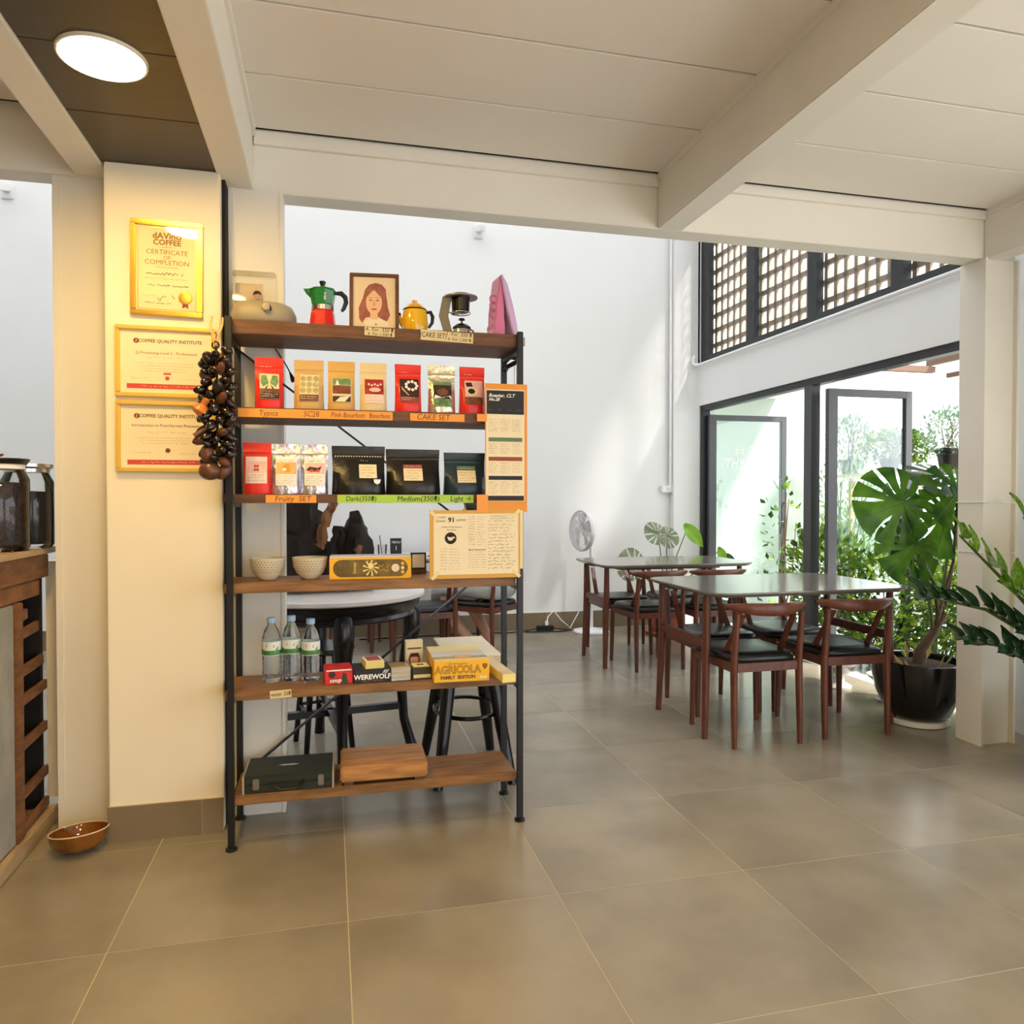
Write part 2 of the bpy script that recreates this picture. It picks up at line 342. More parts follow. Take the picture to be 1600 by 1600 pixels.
for k in range(12):
    x = -4.13 + 0.6 * k; x1 = min(x + 0.597, 3.058)
    MB().box(0, x1 - x, -0.004, 0.0, 0, 0.149).build('tile', 'base_tile', bb, loc=(x, YW - 0.011, 0))
bp = struct(MB().box(-0.725, -0.362, 2.742, 2.755, 0, 0.118).build('baseboard_pier', 'grout'))
MB().box(-0.727, -0.432, 2.737, 2.743, 0, 0.12).build('tile', 'base_tile', bp); MB().box(-0.429, -0.362, 2.737, 2.743, 0, 0.12).build('tile', 'base_tile', bp)
# steel columns (H sections) and beams
def hcol(name, x0, x1, y0, y1, z1):
    m = MB(); t = 0.012; ym = (y0 + y1) / 2
    m.box(x0, x0 + t, y0, y1, 0, z1); m.box(x1 - t, x1, y0, y1, 0, z1); m.box(x0 + t, x1 - t, ym - 0.05, ym - 0.04, 0, z1)
    return struct(m.build(name, 'steel_white'))
hcol('trim_1', 2.945, 3.14, 2.855, 3.00, 2.27)
def solid_col(name, x0, x1, y0, y1):
    m = MB(); m.box(x0, x0 + 0.02, y0, y1, 0, 2.27); m.box(x0 + 0.02, x1 - 0.012, y0 + 0.004, y1 - 0.02, 0, 2.27); m.box(x1 - 0.012, x1, y0, y1, 0, 2.27)
    return struct(m.build(name, 'steel_white'))
solid_col('trim_2', -0.348, -0.160, 2.862, 2.985); solid_col('trim_3', -0.925, -0.732, 2.90, 3.02)
def beam(name, x0, x1, y0, y1, z0=2.27, z1=2.52, lip=0.0):
    m = MB().box(x0, x1, y0, y1, z0, z1); return struct(m.build(name, 'steel_white', bevel=0.003))
bx = beam('trim_4', -4.2, 3.14, YB, YB + 0.105)
MB().box(-0.26, 1.318, YB - 0.018, YB, 2.435, ZC).build('ledge', 'steel_white', bx); MB().box(1.432, 2.955, YB - 0.018, YB, 2.445, ZC).build('ledge', 'steel_white', bx)
for nm, x0, x1 in (('trim_5', -0.372, -0.264), ('trim_6', -0.845, -0.735), ('trim_7', 1.320, 1.430), ('trim_8', 2.957, 3.07)):
    b = beam(nm, x0, x1, -2.6, YB - 0.001)
    for s, xx in ((-1, x0), (1, x1)): MB().box(min(xx, xx + s * 0.012), max(xx, xx + s * 0.012), -2.6, YB - 0.02, 2.462, ZC).build('ledge', 'steel_white', b)
slab = struct(MB().box(-4.2, XR, -2.6, YB + 0.02, ZC + 0.012, ZC + 0.10).build('ceiling', 'dark_gap'))
for bay, (x0, x1, m) in enumerate(((-2.0, -0.845, 'ceiling_board'), (-0.735, -0.372, 'ceiling_brown'), (-0.264, 1.320, 'ceiling_board'), (1.430, 2.957, 'ceiling_board'), (3.07, XR, 'ceiling_board'))):
    src = None; zp = 2.278 if bay == 1 else ZC
    for k in range(15):
        y1 = 2.845 - 0.362 * k; y0 = y1 - 0.352
        if bay == 1: y1 = 2.765 - 0.348 * k; y0 = y1 - 0.346
        if src: share(src, 'panel', slab, (x0, y0, zp)); continue
        src = MB().box(0, x1 - x0, 0, y1 - y0, 0, 0.013).build('panel', m, slab, loc=(x0, y0, zp), bevel=0.0015)
# ceiling lights: round warm diffusers; only the first is in view, others added as fill
def ceiling_light(x, y, label):
    t = thing('ceiling_light', label, 'lamp', (x, y, ZC), group='round ceiling lamps')
    MB().loft([[Vector((r * math.cos(2 * PI * j / 40), r * math.sin(2 * PI * j / 40), z)) for j in range(40)] for r, z in ((0.106, 0), (0.105, -0.007), (0.100, -0.008), (0.098, 0))], False, False).build('rim', 'lamp_rim', t, smooth=True)
    MB().lathe([(0.099, -0.001), (0.099, -0.004), (0.0, -0.005)], 40).build('diffuser', 'lamp_glow', t, smooth=True)
ZC0 = ZC; ZC = 2.278
ceiling_light(-0.556, 2.115, 'round glowing warm white ceiling lamp above the framed certificates')
ceiling_light(-0.55, 0.9, 'unseen round fill lamp added in the brown strip beside the viewer'); ceiling_light(-0.55, -0.7, 'unseen round fill lamp added in the brown strip farthest behind the viewer')  # two lamps out of view, added to warm and lift the front zone
ZC = ZC0
ceiling_light(0.5, -0.1, 'unseen round fill lamp added between the white beams just behind the viewer')  # another unseen lamp, added to brighten the near bay
# door wall: frame, leaves, lattice window
fr = MB()
fr.bar((XR + 0.05, 3.06, 1.985), (XR + 0.05, 6.29, 1.985), 0.07, 0.05); o = struct(fr.build('trim_9', 'frame_black'))
MB().box(XR + 0.015, XR + 0.085, 6.24, 6.29, 0, 1.96).build('jamb', 'frame_black', o); MB().box(XR + 0.015, XR + 0.085, 3.06, 3.11, 0, 1.96).build('jamb', 'frame_black', o)
MB().box(XR + 0.015, XR + 0.085, 4.655, 4.74, 0, 1.96).build('mullion', 'frame_grey', o)
def door(name, y, width, ang, frame, label):
    d = bpy.data.objects.new(name, None); C.objects.link(d); d.location = (XR + 0.05, y, 0.02); d.rotation_euler = (0, 0, ang); d['kind'] = 'structure'
    t = 0.05; h = 1.90
    MB().box(0.0, t + 0.02, -0.02, 0.02, 0, h).build('stile', frame, d); MB().box(width - t, width, -0.02, 0.02, 0, h).build('stile', frame, d)
    MB().box(t, width - t, -0.019, 0.019, h - 0.05, h).build('rail', frame, d); MB().box(t, width - t, -0.019, 0.019, 0, 0.10).build('rail', frame, d)
    MB().box(t, width - t, -0.003, 0.003, 0.10, h - 0.05).build('pane', 'door_glass', d)
    hd = MB(); hd.tube([(width - 0.025, -0.022, 0.9), (width - 0.025, -0.055, 0.9), (width - 0.025, -0.055, 1.1), (width - 0.025, -0.022, 1.1)], 0.008, 8); hd.build('handle', 'steel_dull', d, smooth=True)
    return d
door('door_1', 6.20, 0.78, R(-1), 'frame_grey', ''); d2 = door('door_2', 4.53, 0.68, R(0), 'frame_grey', '')
for i, (s, zz) in enumerate((("sit 2 …", 1.58), ("THE way to", 1.46), ("is hot !", 1.34))):
    text(bpy.data.objects['door_1'], s, 0.11, 0.42, zz, -0.006, 'ink_white', shear=0.1)
win = bpy.data.objects.new('window_1', None); C.objects.link(win); win.location = (XR + 0.05, 0, 2.40); win['kind'] = 'structure'
MB().box(-0.03, 0.03, 3.2, 6.29, 0.0, 0.05).build('sill_bar', 'frame_black', win); MB().box(-0.03, 0.03, 3.2, 6.29, 1.30, 1.35).build('head_bar', 'frame_black', win)
for y0, y1 in ((6.17, 6.29), (5.43, 5.52), (4.62, 4.715), (3.80, 3.90), (3.2, 3.26)): MB().box(-0.03, 0.03, y0, y1, 0.05, 1.30).build('mullion', 'frame_black', win)
vsrc = hsrc = None
for k in range(30):
    y = 3.22 + 0.104 * k
    if vsrc: share(vsrc, 'lattice_bar', win, (0.10, y, 0)); continue
    vsrc = MB().box(-0.010, 0.010, -0.018, 0.018, -0.02, 1.37).build('lattice_bar', 'lattice_wood', win, loc=(0.10, y, 0))
for k in range(11):
    z = 0.03 + 0.134 * k
    if hsrc: share(hsrc, 'lattice_bar', win, (0.10, 3.2, z)); continue
    hsrc = MB().box(-0.010, 0.010, 0, 3.15, -0.020, 0.020).build('lattice_bar', 'lattice_wood', win, loc=(0.10, 3.2, z))
m = MB(); m.tube([(3.25, 6.27, 2.46), (3.235, 6.28, 2.44), (3.235, 6.28, 2.39), (3.25, 6.255, 2.375), (3.265, 6.20, 2.372), (3.265, 3.05, 2.372)], 0.014, 10)
tag(m.build('conduit_pipe', 'plastic_white', smooth=True), 'white plastic pipe running along the sill under the lattice window', 'pipe')
m = MB(); m.tube([(3.045, 6.345, 1.27), (3.045, 6.345, 4.0)], 0.014, 8)
pipe = tag(m.build('conduit_pipe', 'plastic_white', smooth=True), 'thin white vertical conduit on the far wall beside the pilaster', 'pipe')
t = thing('junction_box', 'small white electrical box at the foot of the vertical conduit', 'switch box', (3.02, 6.38, 1.215))
MB().box(-0.06, 0.06, -0.045, 0, 0, 0.062).build('cover', 'plastic_white', t, bevel=0.006); MB().box(-0.014, 0.014, -0.049, -0.045, 0.015, 0.045).build('rocker', 'fan_grey', t)
for x, lab in ((1.255, 'small white wall bracket high on the far wall above the rack'), (-2.33, 'small white wall bracket high on the far wall at the left edge')):
    t = thing('wall_bracket', lab, 'bracket', (x, 6.38, 3.45), group='brackets on the far wall')
    MB().box(-0.04, 0.04, -0.02, 0, -0.05, 0.05).build('plate', 'plastic_white', t, bevel=0.004); MB().bar((0, -0.01, 0.03), (0, -0.20, -0.03), 0.05, 0.05).build('arm', 'plastic_white', t, bevel=0.004)
# string on the column
t = thing('column_string', 'thin white string tied round the steel column beside the monstera', 'string', (3.04, 2.93, 1.14))
for dz, nm in ((0.0, 'loop'), (-0.235, 'loop')):
    m = MB(); m.tube([(-0.10, -0.08, dz), (0.104, -0.079, dz - 0.004), (0.104, 0.075, dz), (-0.10, 0.075, dz - 0.002), (-0.10, -0.08, dz)], 0.0022, 6); m.build(nm, 'cord_white', t, smooth=True)
m = MB(); m.tube([(0.0, -0.082, 0.0), (-0.02, -0.09, 0.012), (-0.035, -0.088, 0.028)], 0.002, 6); m.tube([(0.0, -0.082, 0), (0.02, -0.092, -0.006), (0.03, -0.088, -0.03)], 0.002, 6); m.build('knot', 'cord_white', t)

# ---------------------------------------------------------------- outside
gd = MB(); gd.box(XR, 14, -4, 14, -0.12, -0.03); gd.box(-10, XR, -12, -2.6, -0.12, -0.03); struct(gd.build('ground', 'pave'))
ev = MB(); ev.box(XR + 0.16, 4.2, -2.6, 6.4, 2.30, 2.34); ev.box(XR + 0.16, 4.95, 6.4, 7.6, 2.30, 2.34); struct(ev.build('eave_sun_block', 'awning_sheet'))  # wider end piece added to keep sun off the garden wall
struct(MB().box(XR + 0.16, 5.35, 7.6, 7.75, -0.1, 3.4).build('wall_garden', 'garden_wall'))
struct(MB().box(9.6, 9.75, -4, 14, -0.1, 1.5).build('wall_boundary', 'garden_wall'))
t = thing('pergola_frame', 'brown and red pergola bars outside above the open glass door', 'pergola', (4.80, 3.7, 0))
MB().bar((0, -1.6, 2.28), (0, 1.5, 2.28), 0.05, 0.06).build('beam', 'awning_brown', t); MB().bar((0, -1.6, 2.14), (0, 1.3, 2.14), 0.035, 0.035).build('beam', 'awning_brown', t)
for k in range(6): MB().bar((0, -1.4 + 0.5 * k, 2.15), (0, -1.4 + 0.5 * k, 2.27), 0.03, 0.03).build('spindle', 'awning_red' if k > 2 else 'awning_brown', t)
MB().bar((-1.33, 1.45, 2.21), (0, 1.45, 2.21), 0.05, 0.05).build('tie_beam', 'awning_brown', t); MB().bar((0, -1.55, 0), (0, -1.55, 2.3), 0.06, 0.06).build('post', 'awning_brown', t)
def leaf_quads(mb, rnd, c, d, up, L, W):
    d = d.normalized(); r = d.cross(up)
    if r.length < 1e-3: r = Vector((1, 0, 0))
    r.normalize(); n = r.cross(d)
    p0 = c; p1 = c + d * L * 0.45 + r * W - n * W * 0.3; p2 = c + d * L; p3 = c + d * L * 0.45 - r * W - n * W * 0.3; pm = c + d * L * 0.5
    mb.add([p0, p1, p2, p3], [(0, 1, 2), (0, 2, 3)])
def rv(rnd): 
    while True:
        v = Vector((rnd.uniform(-1, 1), rnd.uniform(-1, 1), rnd.uniform(-1, 1)))
        if 0.05 < v.length < 1: return v
def shrub(name, label, loc, blobs, n, L, W, m1, m2, seed, pot=None, group=None, cat='shrub', stems=6):
    rnd = random.Random(seed); t = thing(name, label, cat, loc, group=group); a = MB(); b = MB(); st = MB()
    tot = sum(bl[3] * bl[4] for bl in blobs)
    for (x, y, z, r, h) in blobs:
        for i in range(int(n * r * h / tot)):
            v = rv(rnd); v = v.normalized() * (0.45 + 0.55 * rnd.random() ** 0.5)
            c = Vector((x + v.x * r, y + v.y * r, z + v.z * h))
            if c.z < 0.03: continue
            d = v + rv(rnd) * 0.9 + Vector((0, 0, 0.35)); leaf_quads(a if rnd.random() < 0.65 else b, rnd, c, d, Vector((0, 0, 1)) + rv(rnd) * 0.6, L * rnd.uniform(0.7, 1.3), W * rnd.uniform(0.7, 1.3))
        for k in range(stems):
            e = Vector((x + rnd.uniform(-r, r) * 0.6, y + rnd.uniform(-r, r) * 0.6, z + h * rnd.uniform(0.1, 0.8))); s0 = Vector((x * 0.5 + rnd.uniform(-.05, .05), y * 0.5, pot[1] if pot else 0.0))
            st.tube([s0, (s0 + e) / 2 + rv(rnd) * 0.05, e], [0.008, 0.006, 0.003], 5)
    a.build('foliage', m1, t, fixn=False)
    if b.v: b.build('foliage', m2, t, fixn=False)
    if st.v: st.build('stem', 'stem_brown', t, smooth=True)
    if pot:
        pr_, ph, pm = pot
        MB().lathe([(pr_ * 0.72, 0), (pr_ * 0.95, ph * 0.8), (pr_ * 1.05, ph * 0.82), (pr_ * 1.05, ph), (pr_ * 0.95, ph), (pr_ * 0.9, ph * 0.85), (0.0, ph * 0.85)], 20).build('pot', pm, t, smooth=True)
    return t
shrub('garden_shrub', 'bright yellow-green leafy shrub just outside the open doorway, behind the dining chairs', (3.95, 4.55, -0.03), [(0, 0, 0.42, 0.42, 0.40), (0.35, -0.45, 0.45, 0.45, 0.42), (-0.30, 0.4, 0.60, 0.30, 0.38), (0.7, 0.1, 0.48, 0.40, 0.42), (0.35, -0.9, 0.45, 0.36, 0.44), (-0.2, -0.1, 0.25, 0.25, 0.22)], 7500, 0.060, 0.020, 'bush_leaf', 'bush_dark', 3, stems=5)
shrub('garden_shrub', 'tall feathery pale green shrub outside behind the right door leaf', (4.72, 6.1, -0.03), [(0, 0, 0.6, 0.40, 0.5), (0.1, 0.15, 1.15, 0.32, 0.45), (-0.2, 0.0, 0.5, 0.35, 0.4)], 1500, 0.10, 0.010, 'pale_leaf', 'silver_leaf', 5, stems=8)
shrub('potted_shrub', 'silvery grey bushy plant in a black pot beyond the right door leaf', (5.42, 5.62, 1.42), [(0, 0, 0.34, 0.24, 0.22)], 900, 0.05, 0.010, 'silver_leaf', 'silver_leaf', 7, pot=(0.11, 0.19, 'plastic_black'), group='potted plants on the garden stand')
shrub('potted_shrub', 'dark green rounded bush in a pot seen through the right door glass', (5.48, 6.42, 1.42), [(0, 0, 0.26, 0.30, 0.16), (0.05, -0.25, 0.24, 0.2, 0.14)], 1500, 0.05, 0.016, 'bush_dark', 'bush_leaf', 9, pot=(0.10, 0.14, 'plastic_black'), group='potted plants on the garden stand')
shrub('potted_shrub', 'spiky silver-green herb in a pot nearest the door mullion', (5.48, 7.02, 1.42), [(0, 0, 0.36, 0.24, 0.26)], 900, 0.09, 0.008, 'silver_leaf', 'bush_dark', 11, pot=(0.11, 0.16, 'plastic_black'), group='potted plants on the garden stand')
t = thing('plant_stand', 'plain wooden stand outside carrying the potted garden plants', 'plant stand', (5.45, 6.05, -0.03))
MB().box(-0.18, 0.18, -1.15, 1.15, 1.415, 1.445).build('top_board', 'pale_wood', t)
for sx in (-0.15, 0.15):
    for sy in (-1.1, 1.1): MB().box(sx - 0.02, sx + 0.02, sy - 0.02, sy + 0.02, 0, 1.415).build('leg', 'pale_wood', t)
shrub('climbing_vine', 'thin sparse climbing vine outside left of the central door mullion', (3.72, 5.62, -0.03), [(0, 0, 0.9, 0.16, 0.5), (0, 0.05, 0.4, 0.2, 0.3)], 110, 0.06, 0.022, 'bush_dark', 'lime_leaf', 13, cat='vine', stems=5)
shrub('garden_tree', 'dark leafy tree far outside behind the monstera', (6.3, 4.7, -0.03), [(0, 0, 1.55, 0.45, 0.4)], 900, 0.09, 0.03, 'bush_dark', 'bush_leaf', 15, cat='tree')
# white pedestal bowls on the wet ground by the door
def pedestal_bowl(x, y, s, label):
    t = thing('pedestal_bowl', label, 'bowl', (x, y, 0), group='white pedestal bowls by the door')
    MB().lathe([(0.085 * s, 0), (0.09 * s, 0.015 * s), (0.05 * s, 0.035 * s), (0.045 * s, 0.07 * s), (0.08 * s, 0.10 * s), (0.055 * s, 0.13 * s)], 24).build('foot', 'ceramic_white', t, smooth=True)
    MB().lathe([(0.03 * s, 0.128 * s), (0.10 * s, 0.14 * s), (0.15 * s, 0.18 * s), (0.155 * s, 0.19 * s), (0.14 * s, 0.188 * s), (0.09 * s, 0.155 * s), (0, 0.15 * s)], 28).build('basin', 'ceramic_white', t, smooth=True)
pedestal_bowl(3.02, 3.98, 1.0, 'white ceramic pedestal bowl under the right dining chair, farther of two')
pedestal_bowl(3.10, 3.62, 0.8, 'white ceramic pedestal bowl beside the black planter, nearer of two')

# ---------------------------------------------------------------- the rack
XL, XRK, YF, YK = -0.317, 0.660, 2.590, 2.842
rack = thing('shelf_rack', 'tall open rack with black metal posts and six wooden shelves', 'shelf', (0, 0, 0))
S = [1.742, 1.457, 1.170, 0.876, 0.520, 0.174]; TH = [0.046, 0.036, 0.029, 0.033, 0.032, 0.034]
for x in (XL, XRK):
    for y in (YF, YK):
        o = MB().box(x - 0.0105, x + 0.0105, y - 0.0105, y + 0.0105, 0.012, 1.748 if y == YF else 1.70).build('post', 'black_metal', rack, bevel=0.002)
        MB().lathe([(0.019, 0), (0.019, 0.008), (0.008, 0.012), (0.008, 0.02)], 16, (x, y, 0)).build('foot', 'black_metal', o, smooth=True)
for i, (z, th) in enumerate(zip(S, TH)):
    xa = -0.336 if i in (2, 3, 4) else XL + 0.006
    xb = XRK - 0.012 if i else XRK + 0.002
    if i == 0: MB().box(xa, xb, 2.602, 2.830, z - th, z).build('shelf_board', 'shelf_wood_dark', rack, bevel=0.003)
    else: MB().box(xa, xb, 2.602, 2.830, z - th, z).build('shelf_board', 'shelf_wood' if i in (3, 4, 5) else 'shelf_wood_dark', rack, bevel=0.003)
    for x in (XL, XRK): MB().box(x - 0.008, x + 0.008, YF, YK, z - th - 0.014, z - th).build('crossbar', 'black_metal', rack)
MB().bar((XL, YK + 0.003, 1.690), (XRK, YK + 0.003, 0.945), 0.006, 0.022, (0, 1, 0)).build('brace', 'black_metal', rack); MB().bar((XL, YK + 0.003, 0.150), (XRK, YK + 0.003, 0.935), 0.006, 0.022, (0, 1, 0)).build('brace', 'black_metal', rack)
for z in (1.70, 0.86): MB().box(XRK + 0.0105, XRK + 0.017, YF - 0.008, YF + 0.012, z, z + 0.028).build('clip', 'steel_dull', rack)
# tags on the shelf edges
def strip(name, label, x0, x1, z0, z1, m, items, tilt=0.0, ink='ink_brown', cat='price tag'):
    cx, cz = (x0 + x1) / 2, (z0 + z1) / 2
    t = thing(name, label, cat, (cx, 2.600, cz), rot=(0, tilt, 0))
    MB().box(x0 - cx, x1 - cx, -0.0012, 0, z0 - cz, z1 - cz).build('tape', m, t)
    for s, size, x, z, sx in items: text(t, s, size, x - cx, z - cz, -0.0018, ink, sx=sx, shear=0.12)
    return t
strip('price_tag', 'cream tag reading A for 350 under the framed portrait', 0.118, 0.219, 1.710, 1.738, 'tag_tan', [('A  For  350 ฿', 0.018, 0.168, 1.731, 0.95), ('4  For 1,500 ฿', 0.015, 0.170, 1.716, 0.95)], 0.03, 'ink_black')
strip('price_tag', 'wider cream cake set price tag under the coffee stand', 0.308, 0.493, 1.703, 1.738, 'tag_tan', [('(CAKE SET)', 0.026, 0.352, 1.721, 0.72), ('1  For  350 ฿', 0.018, 0.442, 1.730, 0.95), ('4  For 1,300 ฿', 0.015, 0.444, 1.712, 0.95)], 0.03, 'ink_black')
strip('shelf_label', 'long orange label strip naming four coffees under the first bags', -0.290, 0.212, 1.424, 1.453, 'tape_orange', [('Typica', 0.026, -0.195, 1.438, 0.9), ('SC28', 0.026, -0.058, 1.438, 0.9), ('Pink Bourbon', 0.024, 0.062, 1.438, 0.85), ('Bourbon', 0.024, 0.168, 1.438, 0.85)], 0, cat='label')
strip('shelf_label', 'short orange label strip reading cake set', 0.272, 0.462, 1.425, 1.451, 'tape_orange', [('CAKE SET', 0.028, 0.352, 1.438, 0.95)], 0, cat='label')
strip('shelf_label', 'orange label strip reading fruity set', -0.205, -0.043, 1.142, 1.168, 'tape_orange', [('Fruity  SET', 0.026, -0.118, 1.155, 1.0)], 0, cat='label')
strip('shelf_label', 'long lime green label strip under the dark pouches', 0.026, 0.494, 1.141, 1.169, 'tape_green', [('Dark(350฿)', 0.024, 0.105, 1.155, 0.9), ('Medium(350฿)', 0.026, 0.300, 1.155, 0.95), ('Light →', 0.026, 0.448, 1.155, 0.9)], 0, 'ink_black', cat='label')
strip('price_tag', 'small slanted paper tag reading water 20', -0.195, -0.126, 0.491, 0.517, 'tag_tan', [('water 20฿', 0.019, -0.160, 0.504, 0.8)], -0.03, 'ink_black')

# ---------------------------------------------------------------- bags
class Bag:
    def __init__(s, name, label, x, yf, z, w, h, d, m, cat='coffee bag', group=None, rz=0.0, power=1.7, seal=0.80, bulge=0.18, lean=0.0):
        s.w, s.h, s.d, s.p, s.b, s.lean = w, h, d, power, bulge, lean
        s.t = thing(name, label, cat, (x, yf + d / 2, z), rz, group)
        mb = MB(); rings = []; rnd = random.Random(hash(label) % 1000 if False else int(abs(x) * 977 + z * 131))
        ts = list(Bag.TS)
        for t in ts:
            dp = s.dp(t); ww = w * (1 - 0.035 * math.sin(PI * min(1, t * 1.1))) * (0.985 if t < 0.01 else 1)
            rg = []; n = 6
            ex = 0.0015 if abs(t - seal - 0.012) < 0.002 else 0
            for i in range(n + 1):
                xx = -ww / 2 + ww * i / n; q = (1 - 0.55 * abs(2 * xx / ww) ** 5); rg.append(Vector((xx, -dp / 2 * q - ex + s.lean * t * h, t * h)))
            for i in range(n + 1):
                xx = ww / 2 - ww * i / n; q = (1 - 0.55 * abs(2 * xx / ww) ** 5); rg.append(Vector((xx, dp / 2 * q + s.lean * t * h, t * h)))
            rings.append(rg)
        mb.loft(rings); mb.build('body', m, s.t, smooth=True, angle=60)
    TS = (0, 0.02, 0.06, 0.11, 0.16, 0.22, 0.28, 0.34, 0.40, 0.46, 0.52, 0.58, 0.64, 0.70, 0.75, 0.80, 0.812, 0.83, 0.93, 1.0)
    def dp(s, t):
        for a, b in zip(s.TS[:-1], s.TS[1:]):
            if a <= t <= b: return s.dp0(a) + (s.dp0(b) - s.dp0(a)) * (t - a) / (b - a)
        return s.dp0(t)
    def dp0(s, t):
        k = min(1.0, t / 0.8); return max(0.006, s.d * (1 - k ** s.p)) * (1 + s.b * math.sin(PI * min(1, t / 0.6)) if t < 0.6 else 1)
    def P(s, x, z, off=0.0012):
        t = max(0, min(1, z / s.h)); g = 2 * abs(x) / (s.w * 0.97); i = min(2, int(g * 3)); q0, q1 = 1 - 0.55 * (i / 3) ** 5, 1 - 0.55 * ((i + 1) / 3) ** 5; q = q0 + (q1 - q0) * (g * 3 - i)
        return (x, -s.dp(t) / 2 * q - off - 0.0012 + s.lean * z, z)
    def decal(s, poly, m, off=0.0014, name='print'):
        """polygon in x,z laid on the front; cut in horizontal strips so that it follows the slope"""
        zs = [p[1] for p in poly]; z0, z1 = min(zs), max(zs)
        if len(poly) == 4:
            k = max(1, int((z1 - z0) / 0.012)); mb = MB()
            a, b, c, d = poly
            for i in range(k):
                u, v = i / k, (i + 1) / k
                L = lambda p, q, r: (p[0] + (q[0] - p[0]) * r, p[1] + (q[1] - p[1]) * r)
                p0, p1, q0, q1 = L(a, d, u), L(b, c, u), L(a, d, v), L(b, c, v)
                for j in range(6): mb.face([s.P(*L(p0, p1, j / 6), off), s.P(*L(p0, p1, (j + 1) / 6), off), s.P(*L(q0, q1, (j + 1) / 6), off), s.P(*L(q0, q1, j / 6), off)])
            return mb.build(name, m, s.t, fixn=False)
        return MB().face([s.P(x, z, off) for x, z in poly]).build(name, m, s.t, fixn=False)
    def lines(s, x0, x1, zs, m, seed, h=0.003):
        mb = MB()
        for i, z in enumerate(zs): scribble(mb, x0, x1 - (0.2 * (x1 - x0) if i % 2 else 0), z, h, 0, seed + i, 0.0004, lambda a, b: s.P(a, b, 0.0032))
        if mb.v: mb.build('small_print', m, s.t, fixn=False)
z2 = S[1] + 0.0005; z3 = S[2] + 0.0005
G2 = 'coffee bags on the second shelf'; G3 = 'coffee bags on the third shelf'
def std(label, x, m, rz=0.0, z=z2, g=G2, w=0.092, h=0.170, d=0.062, yf=2.625): return Bag('coffee_bag', label, x, yf, z, w, h, d, m, group=g, rz=rz)
b = std('red coffee bag with a butterfly label, leftmost on the second shelf', -0.196, 'bag_red', 0.06, h=0.174)
b.decal(rect(-0.030, 0.032, 0.030, 0.118), 'art_brown'); b.decal(rect(-0.030, 0.032, 0.066, 0.118), 'paper_tan', 0.0018)
for sx in (-1, 1): b.decal([(0.001 + sx * a, c) for a, c in ((0.002, 0.085), (0.02, 0.072), (0.029, 0.090), (0.026, 0.112), (0.010, 0.113))][::sx], 'art_green', 0.0024); b.decal([(0.001 + sx * a, c) for a, c in ((0.002, 0.082), (0.014, 0.068), (0.010, 0.064))][::sx], 'ink_black', 0.0024)
b.decal(rect(-0.024, 0.032, 0.034, 0.052), 'art_dark', 0.0022); b.lines(-0.022, 0.028, [0.047, 0.040], 'ink_white', 2); b.lines(-0.03, 0.01, [0.142], 'ink_white', 4)
b = std('plain kraft coffee bag with an olive patterned label, tilted slightly', -0.066, 'bag_kraft', -0.08, w=0.098)
b.decal(rect(-0.028, 0.034, 0.030, 0.120), 'paper_tan'); b.decal(rect(-0.028, 0.034, 0.028, 0.050), 'art_brown', 0.002)
for i in range(3):
    for j in range(3): b.decal(disc(-0.018 + 0.021 * i, 0.064 + 0.021 * j, 0.0095, n=12), 'art_olive', 0.0022)
b.lines(-0.025, 0.03, [0.125], 'ink_grey', 5); b.lines(-0.024, 0.03, [0.043, 0.036], 'ink_white', 6)
b = std('golden kraft coffee bag with a green and brown label', 0.042, 'bag_kraft_gold', -0.03)
b.decal(rect(-0.031, 0.033, 0.028, 0.112), 'paper_tan'); b.decal(rect(-0.029, 0.031, 0.088, 0.111), 'art_green', 0.002); b.decal(rect(-0.029, 0.031, 0.056, 0.086), 'art_brown', 0.002); b.decal(rect(-0.029, 0.031, 0.029, 0.048), 'art_dark', 0.002)
b.decal([(-0.02, 0.088), (-0.006, 0.086), (-0.014, 0.108)], 'ink_white', 0.0026); b.decal(disc(-0.012, 0.068, 0.008, 0.006), 'art_red', 0.0026); b.decal(disc(0.014, 0.068, 0.008, 0.006), 'art_red', 0.0026); b.decal([(-0.02, 0.029), (0.012, 0.029), (0.028, 0.048), (-0.004, 0.045)], 'paper_cream', 0.0026)
b = std('pale cream coffee bag with a square red floral label', 0.150, 'bag_cream', 0.0)
b.decal(rect(-0.030, 0.034, 0.028, 0.112), 'paper_pink'); b.decal(rect(-0.030, 0.034, 0.058, 0.112), 'art_red', 0.002); b.lines(-0.027, 0.028, [0.050, 0.043, 0.036], 'ink_red', 8)
for a in range(5): b.decal(disc(-0.016 + 0.010 * a, 0.094 - 0.004 * (a % 2), 0.004, n=8), 'paper_pink', 0.0026)
b.decal(disc(0.004, 0.074, 0.020, 0.008), 'art_pink', 0.0025)
b = std('red coffee bag with a dark label and white petals', 0.270, 'bag_red', 0.03)
b.decal(rect(-0.030, 0.036, 0.034, 0.118), 'art_dark'); b.decal(rect(-0.030, 0.036, 0.034, 0.052), 'ink_rust', 0.002)
for a in range(9): b.decal(disc(0.010 + 0.019 * math.cos(a * 0.7), 0.094 + 0.015 * math.sin(a * 0.7), 0.0055, n=10), 'art_white', 0.0024)
b.decal([(-0.026, 0.092), (-0.022, 0.078), (-0.004, 0.060), (0.002, 0.058), (-0.014, 0.076)], 'art_pink', 0.0024); b.lines(-0.026, 0.02, [0.050, 0.043], 'ink_white', 10); b.lines(-0.03, 0.006, [0.141], 'ink_white', 12)
b = std('crinkled silvery gold foil coffee bag with a green label', 0.388, 'foil_gold', -0.03, w=0.096, d=0.055)
